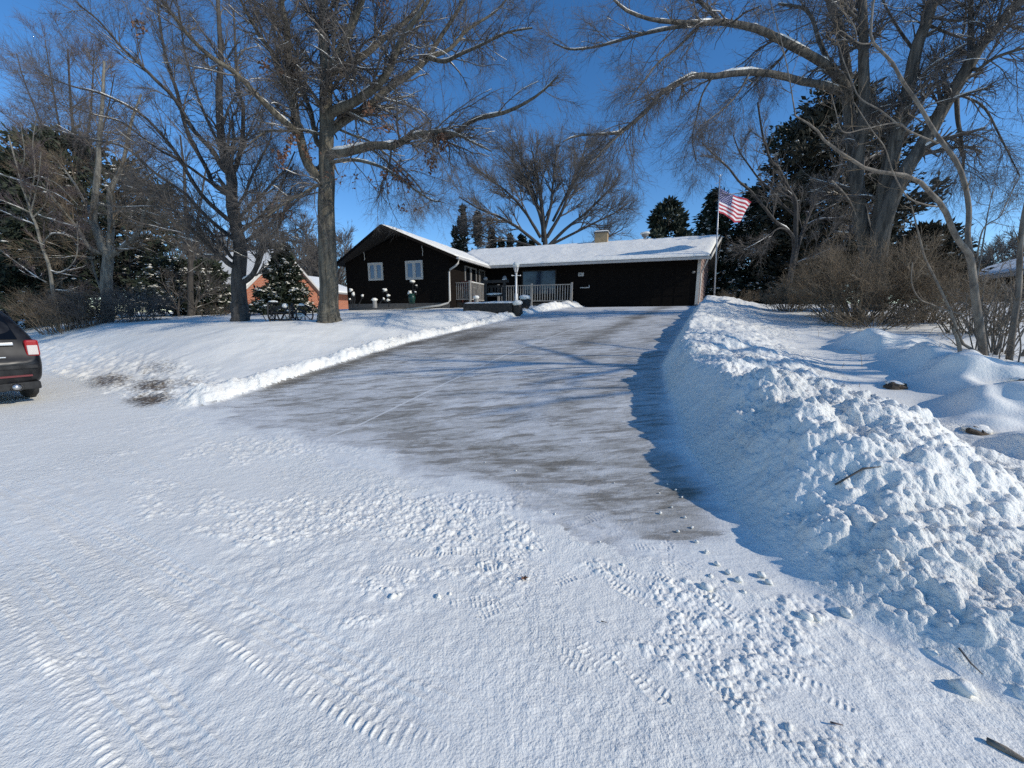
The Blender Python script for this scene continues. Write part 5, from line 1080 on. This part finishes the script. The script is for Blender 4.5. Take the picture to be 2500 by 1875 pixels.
# ------------------------------------------------------------------ trees far beyond the houses
def fcopy(o, loc, sc, rz):
    c_ = o.copy(); C.objects.link(c_); c_.location = loc; c_.scale = (sc, sc, sc); c_.rotation_euler = (0, 0, rz)
    for ch in list(o.children): k_ = ch.copy(); C.objects.link(k_); k_.parent = c_
    return c_
F = 70.
dl = [limb(F, [(1000, 775), (1000, 735), (1000, 700), (1002, 650), (998, 600)], 9, 2, k=12)] + [limb(F, [(1000, 770 - 12 * i), (1000 + sx * 12, 730 - 12 * i), (1000 + sx * 30, 690 - 12 * i), (1000 + sx * 45, 640 - 10 * i)], 5, 1.2, 0, rng.uniform(-4, 4), 12) for i, sx in enumerate((-1, 1, -.7, .8, -1.1, .5, -.3))]
dt = tree('distant_tree', 'hazy leafless tree on the skyline beyond the houses', at(1000, 775, F), dl, [G(12, .1, 1, 4.5, .55, .6, 5, .1, .03, rmin=.05), G(9, .1, 1, 2.4, .5, .7, 4, .12, .02, rmin=.035), G(5, .1, 1, 1.2, .5, .7, 4, .12, .02, rmin=.03)], M['twig'], M['twig'], 80, 'leafless trees on the skyline', 4, False)
spots = [(380, 58, .8), (430, 64, .95), (510, 55, .9), (560, 70, 1.05), (620, 62, .95), (665, 75, 1.1), (740, 66, 1.0), (780, 72, 1.15), (830, 62, .9), (20, 60, .9), (110, 66, 1.), (1700, 70, .75), (2280, 48, .6), (2360, 44, .55), (2440, 40, .55), (2490, 42, .6), (2545, 42, .6), (2150, 55, .7)]
for i, (px, F_, sc) in enumerate(spots):
    p_ = at(px, 770, F_); p_[2] = 1.6
    if i == 0: dt.location = tuple(p_); dt.scale = (sc,) * 3
    else: fcopy(dt, tuple(p_), sc, i * 1.3)
# ------------------------------------------------------------------ the neighbours' houses
p_ = at(608, 772, 27.5); nh = thing('brick_house', 'red brick house with steep snowy roof behind the snowy spruce', 'house', tuple(p_), -math.asin(.3))
BW, BL, BE, BR = 6.4, -4.9, 2.2, 5.0
b = MB(); b.box(BL, -.31, .02, BW - .02, -.9, BE)
b.add([(0, 0, -.9), (0, BW, -.9), (0, BW, BE), (0, BW / 2, BR - .12), (0, 0, BE), (-.3, 0, -.9), (-.3, BW, -.9), (-.3, BW, BE), (-.3, BW / 2, BR - .12), (-.3, 0, BE)], [(0, 1, 2, 3, 4), (9, 8, 7, 6, 5), (0, 5, 6, 1), (1, 6, 7, 2), (4, 3, 8, 9), (3, 2, 7, 8), (0, 4, 9, 5)])
b.build('wall', M['brick'], nh)
k_ = (BR - BE) / (BW / 2); ze = BE - .4 * k_
f4 = [(BL - .3, -.4, ze), (.3, -.4, ze), (.3, BW / 2, BR), (BL - .3, BW / 2, BR)]; r4 = [(.3, BW + .4, ze), (BL - .3, BW + .4, ze), (BL - .3, BW / 2, BR), (.3, BW / 2, BR)]
b = slab(f4, -.14, 0); b2_ = slab(r4, -.14, 0); b.add(b2_.V, b2_.F); nr_ = b.build('roof', M['trim_dark'], nh)
sn = merged([snow_sheet(*[(x_, y_, z_ + .01) for x_, y_, z_ in f4], 40, 30, .12, 21), snow_sheet(*[(x_, y_, z_ + .01) for x_, y_, z_ in r4], 40, 24, .12, 22)])
link_np('snow_cover', sn[0], quads=sn[1], m=M['snow'], parent=nr_, smooth=True)
b = MB(); b.bar((.32, -.42, ze - .1), (.32, BW / 2, BR - .1), .03, .16); b.bar((.32, BW / 2, BR - .1), (.32, BW + .42, ze - .1), .03, .16); b.build('rake_board', M['trim'], nh)
b = MB(); b.box(BL - .3, .28, -.52, -.42, ze - .13, ze - .01); b.build('gutter', M['trim'], nh)
b = MB(); b.tube([(-.1, -.45, ze - .1), (-.1, -.08, ze - .4), (-.1, -.08, -.3)], .05, 6); b.build('downspout', M['trim'], nh)
b = MB(); b.box(-2.6, -1.5, -.05, .015, .7, 1.6); wd = b.build('window', M['trim'], nh); b = MB(); b.box(-2.5, -1.6, -.06, -.051, .8, 1.5); b.build('pane', M['pane_dark'], wd)
b = MB(); b.box(-5, -.35, BW + .05, 12, -.9, 2.1); b.build('wing_wall', M['brick'], nh)
w4 = [(-5.3, BW + .6, 3.9), (.5, BW + .6, 2.1), (.5, 12.3, 2.1), (-5.3, 12.3, 3.9)]
b = slab(w4, -.14, 0); wr_ = b.build('wing_roof', M['trim_dark'], nh)
sn = snow_sheet(*[(x_, y_, z_ + .01) for x_, y_, z_ in w4], 20, 20, .14, 23); link_np('wing_snow', sn[0], quads=sn[1], m=M['snow'], parent=wr_, smooth=True)
e0 = at(2268, 692, 21); e1 = at(2500, 640, 15.2); d = e1 - e0; d[2] = 0; L = np.linalg.norm(d); ang = math.atan2(d[1], d[0])
o = thing('neighbour_house', 'low dark house with snowy roof behind the tree stems at the right border', 'house', (e0[0], e0[1], gz(e0[0], e0[1])), ang)
ez = e0[2] - o.location[2]; L2 = L * 1.7
b = MB(); b.box(.4, L2 - .4, .6, 7, -1, ez - .1); b.build('wall', M['shade_toned'], o)
q4 = [(0, 0, ez), (L2, 0, ez), (L2, 4.2, ez + 1.35), (0, 4.2, ez + 1.35)]
b = slab(q4, -.16, 0); b2_ = slab([(0, 4.2, ez + 1.35), (L2, 4.2, ez + 1.35), (L2, 8.4, ez), (0, 8.4, ez)], -.16, 0); b.add(b2_.V, b2_.F); rr_ = b.build('roof', M['trim_dark'], o)
sn = snow_sheet(*[(x_, y_, z_ + .012) for x_, y_, z_ in q4], 50, 20, .13, 24); link_np('snow_cover', sn[0], quads=sn[1], m=M['snow'], parent=rr_, smooth=True)
b = MB(); b.box(0, L2, -.1, -.01, ez - .16, ez - .02); b.build('gutter', M['gutter'], o)
M['blue'] = mat('dark_blue_tarp', (.012, .014, .06), .6); b = MB(); b.box(L * .72, L * .95, .52, .59, 0, ez - .45); b.build('door', M['blue'], o)
# ------------------------------------------------------------------ the parked car
CZ = .02
cp = onz(90, 969, CZ)
fw = np.array((-cA, sA)); rt = np.array((sA, cA))
car = thing('parked_car', 'black dirty estate car parked on the road edge, cut by the left border', 'car', (cp[0] - rt[0] * .93 + fw[0] * -.95, cp[1] - rt[1] * .93 + fw[1] * -.95, CZ), math.atan2(-fw[0], fw[1]))
# local: x right, y forward, origin at the rear bumper centre line on the ground
st = [  # y, half width low, half width belt, half width roof, z bottom, z belt, z roof
    (0.00, .86, .88, .80, .46, .70, .74), (.06, .93, .96, .92, .34, .72, .80), (.16, .96, .985, .93, .30, 1.00, 1.06), (.34, .97, .99, .84, .30, 1.10, 1.40), (.62, .975, 1.0, .74, .30, 1.11, 1.70), (1.1, .98, 1.0, .73, .30, 1.11, 1.76),
    (2.6, .985, 1.0, .72, .30, 1.09, 1.76), (3.1, .985, 1.0, .73, .30, 1.08, 1.66), (3.7, .985, 1.0, .86, .30, 1.06, 1.14), (4.5, .97, .97, .84, .32, .98, 1.03), (4.9, .92, .92, .78, .36, .86, .90), (5.0, .82, .84, .70, .42, .72, .76)]
b = MB(); rings = []
for y_, wl_, wb, wr, zb, zm, zr in st:
    half = [(0, zb), (wl_ * .8, zb), (wl_ * .97, zb + .08), (wl_, zb + .22), (wb, (zb + zm) / 2 + .08), (wb * .985, zm), (wr + (wb - wr) * .25, zm + (zr - zm) * .62), (wr, zr - .07 * (zr - zm > .2) - .01), (wr - .12, zr), (wr * .5, zr + .012), (0, zr + .015)]
    rings.append([(x_, y_, z_) for x_, z_ in half] + [(-x_, y_, z_) for x_, z_ in half[-2:0:-1]])
nv = len(rings[0]); b.add([v for r__ in rings for v in r__], [(i * nv + j, i * nv + (j + 1) % nv, (i + 1) * nv + (j + 1) % nv, (i + 1) * nv + j) for i in range(len(st) - 1) for j in range(nv)] + [tuple(range(nv - 1, -1, -1)), tuple((len(st) - 1) * nv + j for j in range(nv))])
bo = b.build('body', M['paint'], car, True); md = bo.modifiers.new('s', 'SUBSURF'); md.levels = 2; md.render_levels = 2
def panel(name, pts, m, t=.012, parent=None, lift=(0, -.02, .01)):
    P = [Vector(p) + Vector(lift) for p in pts]; n_ = (P[1] - P[0]).cross(P[2] - P[0]).normalized() * t
    return MB().add(P + [p - n_ for p in P], [(0, 1, 2, 3), (7, 6, 5, 4), (0, 4, 5, 1), (1, 5, 6, 2), (2, 6, 7, 3), (3, 7, 4, 0)]).build(name, m, parent or car, bevel=.004)
panel('rear_window', [(-.76, .20, 1.13), (.76, .20, 1.13), (.66, .56, 1.64), (-.66, .56, 1.64)], M['pane_dark'], lift=(0, -.012, .012))
for sx in (-1, 1):
    panel('side_window', [(sx * .955, 1.0, 1.13), (sx * .955, 3.3, 1.12), (sx * .79, 2.9, 1.62), (sx * .77, 1.1, 1.66)], M['pane_dark'], lift=(sx * .02, 0, 0))
    b = MB(); b.box(min(sx * .81, sx * .972), max(sx * .81, sx * .972), .07, .26, .84, 1.12); tl = b.build('tail_light', M['red_lens'], car, bevel=.03)
    b = MB(); b.box(min(sx * .83, sx * .95), max(sx * .83, sx * .95), .056, .071, .865, 1.03); b.build('reversing_lens', M['clear_lens'], tl, bevel=.01)
    b = MB(); b.box(min(sx * .45, sx * .82), max(sx * .45, sx * .82), -.022, .02, .50, .53); b.build('reflector', M['red_dim'], car)
    b = MB(); b.tube([(sx * .62, .25, .33), (sx * .62, .0, .33), (sx * .62, -.03, .33)], [.055, .065, .07], 14, False); b.tube([(sx * .62, -.03, .33), (sx * .62, .1, .33)], [.05, .045], 14, True); b.build('exhaust_pipe', M['chrome'], car, True)
    b = MB(); b.box(min(sx * .87, sx * 1.08), max(sx * .87, sx * 1.08), 3.35, 3.5, 1.08, 1.24); b.build('wing_mirror', M['paint'], car, bevel=.04)
    for y_ in (1.0, 4.0):
        b = MB(); b.ring((sx * .86, y_, .37), (1, 0, 0), .27, .105, 28, 10); wh = b.build('wheel', M['tyre'], car, True)
        b = MB(); b.tube([(sx * .84, y_, .37), (sx * .93, y_, .37)], [.23, .2], 20)
        for k_ in range(5):
            t = k_ * 2 * math.pi / 5; b.bar((sx * .95, y_, .37), (sx * .95, y_ + .2 * math.cos(t), .37 + .2 * math.sin(t)), .05, .02)
        b.build('rim', M['steel'], wh)
b = MB(); b.box(-.70, .70, .105, .18, 1.035, 1.085); b.build('chrome_strip', M['chrome'], car, bevel=.01)
b = MB(); b.box(.40, .58, .03, .06, .835, .852); b.build('badge_bar', M['chrome'], car)
b = MB(); b.box(-.90, .90, -.012, .06, .63, .70); b.build('bumper_step', M['tyre'], car, bevel=.02)
b = MB(); b.box(-.9, .9, .02, .2, .27, .40); b.build('bumper_skirt', M['tyre'], car, bevel=.02)
b = MB(); b.box(-.26, .26, .02, .04, .78, .91); b.build('number_plate', M['white'], car)
# ------------------------------------------------------------------ old farm implement as a lawn ornament
c0 = at(702, 783, 13.6); cart = thing('lawn_cart', 'rusty black antique farm implement on two iron wheels beside the dark maple', 'lawn ornament', (c0[0], c0[1], gz(c0[0], c0[1])))
kk = 13.6 / FPX
def wheel(x_, R_, tilt, nm, sp=8):
    b_ = MB(); ax = Vector((math.cos(tilt), math.sin(tilt), 0)); c_ = Vector((x_, 0, R_ - .06)); b_.ring(c_, ax, R_, .028, 24, 6)
    e = ax.cross(Vector((0, 0, 1)))
    for i in range(sp): t = 2 * math.pi * i / sp; b_.bar(c_, c_ + (e * math.cos(t) + Vector((0, 0, 1)) * math.sin(t)) * R_, .022, .022)
    b_.blob(c_, .06, .06, .06); return b_.build(nm, M['black'], cart)
wheel(-.53, .36, .25, 'wheel'); wheel(.62, .30, -.55, 'wheel'); wheel(.2, .30, .2, 'wheel')
b = MB(); b.tube([(-.53, 0, .3), (.62, 0, .26)], .035, 8); b.bar((-.5, .05, .44), (-.15, .02, .5), .09, .10); b.bar((-.15, .02, .5), (.35, 0, .2), .08, .08); b.bar((-.6, 0, .06), (.65, 0, .02), .05, .05); b.bar((.35, .05, .45), (.62, .05, .3), .05, .05); b.bar((-.16, -.1, .05), (.05, 0, .48), .05, .05); b.bar((.18, 0, .1), (.22, 0, .62), .06, .06); b.build('frame', M['black'], cart)
b = MB(); b.tube([(-.45, 0, .4), (-.42, 0, .58)], .025, 6); b.lathe((-.42, 0, .57), [(.03, 0), (.17, .05), (.18, .08)], 14); b.build('seat', M['black'], cart, True)
for x_, t_ in ((-.75, .9), (-.25, .5), (.02, .8)):
    b = MB(); ax = Vector((math.cos(t_), .4, .3)).normalized(); b.tube([Vector((x_, -.1, .14)) - ax * .01, Vector((x_, -.1, .14)) + ax * .015], [.17, .15], 16); b.build('disc', M['black'], cart)
for i, (x_, z_, rx, rz) in enumerate([(-.42, .66, .16, .05), (-.02, .53, .10, .08), (.55, .56, .10, .05), (.45, .20, .2, .08), (.02, .12, .12, .05), (.12, .36, .09, .04)]):
    b = MB(); b.blob((x_, -.03, z_), rx, .10, rz, i, .15); b.build('snow_patch', M['snow'], cart, True)
# ------------------------------------------------------------------ small things lying about
def surf(px, py, lift=0.):
    """where a sight line meets the heaped snow: marched along the ray"""
    a_, b_ = ray(px, py)
    for F_ in np.arange(.8, 30, .01):
        x_, z_ = a_ * F_, EYE + b_ * F_; aa, ss = to_as(x_, F_)
        h_ = gz(x_, F_) + float(bank_h(np.array([aa]), np.array([ss]))[0])
        if z_ <= h_: return np.array((x_, F_, h_ + lift))
def stick(label, pts, w, m, lift=.05):
    P = [surf(x_, y_, lift) for x_, y_ in pts]; b_ = MB(); b_.tube([p - P[0] for p in P], [w] * (len(P) - 1) + [w * .5], 6); o_ = b_.build('stick', m, None, True, loc=tuple(P[0])); tag(o_, label, 'stick')
stick('thin dark bent stick lying on the sunlit face of the snow bank', [(2037, 1196), (2070, 1175), (2105, 1160), (2149, 1152)], .006, M['twig'], .03)
stick('split brown piece of bark in the bottom right corner of the road', [(2405, 1825), (2450, 1848), (2505, 1880)], .012, M['bark_box'], .02)
stick('short dark twig on the road below the snow bank near the right border', [(2335, 1607), (2365, 1640), (2394, 1668)], .004, M['twig'], .03)
stick('tiny reddish twig on the rough snow at lower right', [(2025, 1779), (2056, 1784)], .004, M['twig_red'], .025)
stick('tiny dark twig on the swept patch of the road', [(1467, 1525), (1482, 1532)], .003, M['twig'], .02)
c = onz(1280, 1414, .015); b = MB(); R = random.Random(2)
b.add([(0, 0, .004)] + [(r__ * math.cos(t_), r__ * math.sin(t_), .006 + .008 * R.random()) for t_, r__ in [(i * math.pi / 5, .028 if i % 2 == 0 else .012) for i in range(10)]], [(0, 1 + i, 1 + (i + 1) % 10) for i in range(10)])
tag(b.build('fallen_leaf', M['dead_leaf'], None, loc=tuple(c)), 'small brown oak leaf lying on the packed road snow', 'leaf')
for i, (px, py, F_, rx, rz, lb) in enumerate([(2186, 946, None, .11, .07, 'flat dark rock peeping out of the old snow ridge'), (2389, 1070, None, .10, .10, 'brown angular rock in the shaded side of the snow ridge at right'), (2500, 940, None, .09, .07, 'brown rock cut by the right border beside the stem clump')]):
    zz = .8
    for _k in range(12):
        c = onz(px, py, zz); aa, ss = to_as(c[0], c[1]); zz = .5 * zz + .5 * (gz(c[0], c[1]) + float(old_ridge(np.array([aa]), np.array([ss]))[0]))
    o = thing('rock', lb, 'rock', tuple(c)); b = MB(); b.blob((0, 0, 0), rx, rx * .8, rz, 70 + i, .25, 10, 7); b.build('stone', M['rock'], o)
    b = MB(); b.blob((.02, .04, rz * .72), rx * .95, rx * .85, rz * .42, 80 + i, .2); b.build('snow_cap', M['snow'], o, True)
c = at(2047, 781, 11.5); 
CL = [(2350, 1690, .06, 'largest loose snow clod on the road at lower right, casting a long shadow'), (2490, 1705, .06, 'big snow clod at the right border of the road'), (1967, 1512, .05, 'pointed snow clod standing at the very foot of the bank'), (960, 1462, .034, 'round snow clod with two crumbs on the road near the centre'), (1296, 1342, .03, 'upright snow clod at the road end of the driveway'), (1724, 1440, .045, 'stacked snow clod on the road left of the bank foot')]
small = [(1325, 1347, .02), (1070, 1462, .03), (1098, 1455, .022), (932, 1441, .018), (975, 1455, .02), (1520, 1383, .022), (1355, 1257, .014), (1612, 1255, .02), (1778, 1402, .03), (1802, 1420, .034), (1858, 1408, .035), (1876, 1425, .03), (1992, 1514, .035), (2065, 1503, .045), (1682, 1612, .028), (1925, 1782, .025), (2400, 1640, .05), (2440, 1580, .05), (2270, 1600, .04),
         (1730, 1462, .026), (1735, 1410, .024), (1260, 1150, .012), (1210, 1245, .012), (1610, 1205, .012), (1650, 1195, .014), (1665, 1215, .013), (1640, 1240, .012), (1672, 1265, .016), (1690, 1290, .016), (1655, 1300, .018), (1700, 1325, .02), (1725, 1350, .022), (1630, 1180, .012), (1750, 1380, .025), (1770, 1425, .02), (1815, 1450, .022), (1390, 1320, .014), (1465, 1325, .012), (1500, 1180, .009), (1420, 1065, .010), (1185, 1130, .010), (1150, 1200, .011)]
proto = None; R = random.Random(4)
for i, (px, py, r__, *lb) in enumerate(CL + small):
    zz = 0.
    for _k in range(4): c = onz(px, py, zz); zz = gz(c[0], c[1])
    if lb or proto is None or i % 6 == 0:
        b = MB(); b.blob((0, 0, .55), 1, .85, .8, 100 + i, .26, 9, 6); b.blob((.6, .3, .3), .55, .5, .45, 200 + i, .3, 8, 5); o = b.build('snow_clod', M['clod'], None, True); 
        if not lb: proto = o
    else: o = proto.copy(); C.objects.link(o)
    o.location = (c[0], c[1], zz + .004); o.scale = (r__ * .62,) * 3; o.rotation_euler = (0, 0, R.uniform(0, 6.28))
    tag(o, lb[0] if lb else 'small loose snow clod lying on the packed snow', 'snow clod', 'loose snow clods at the foot of the bank')
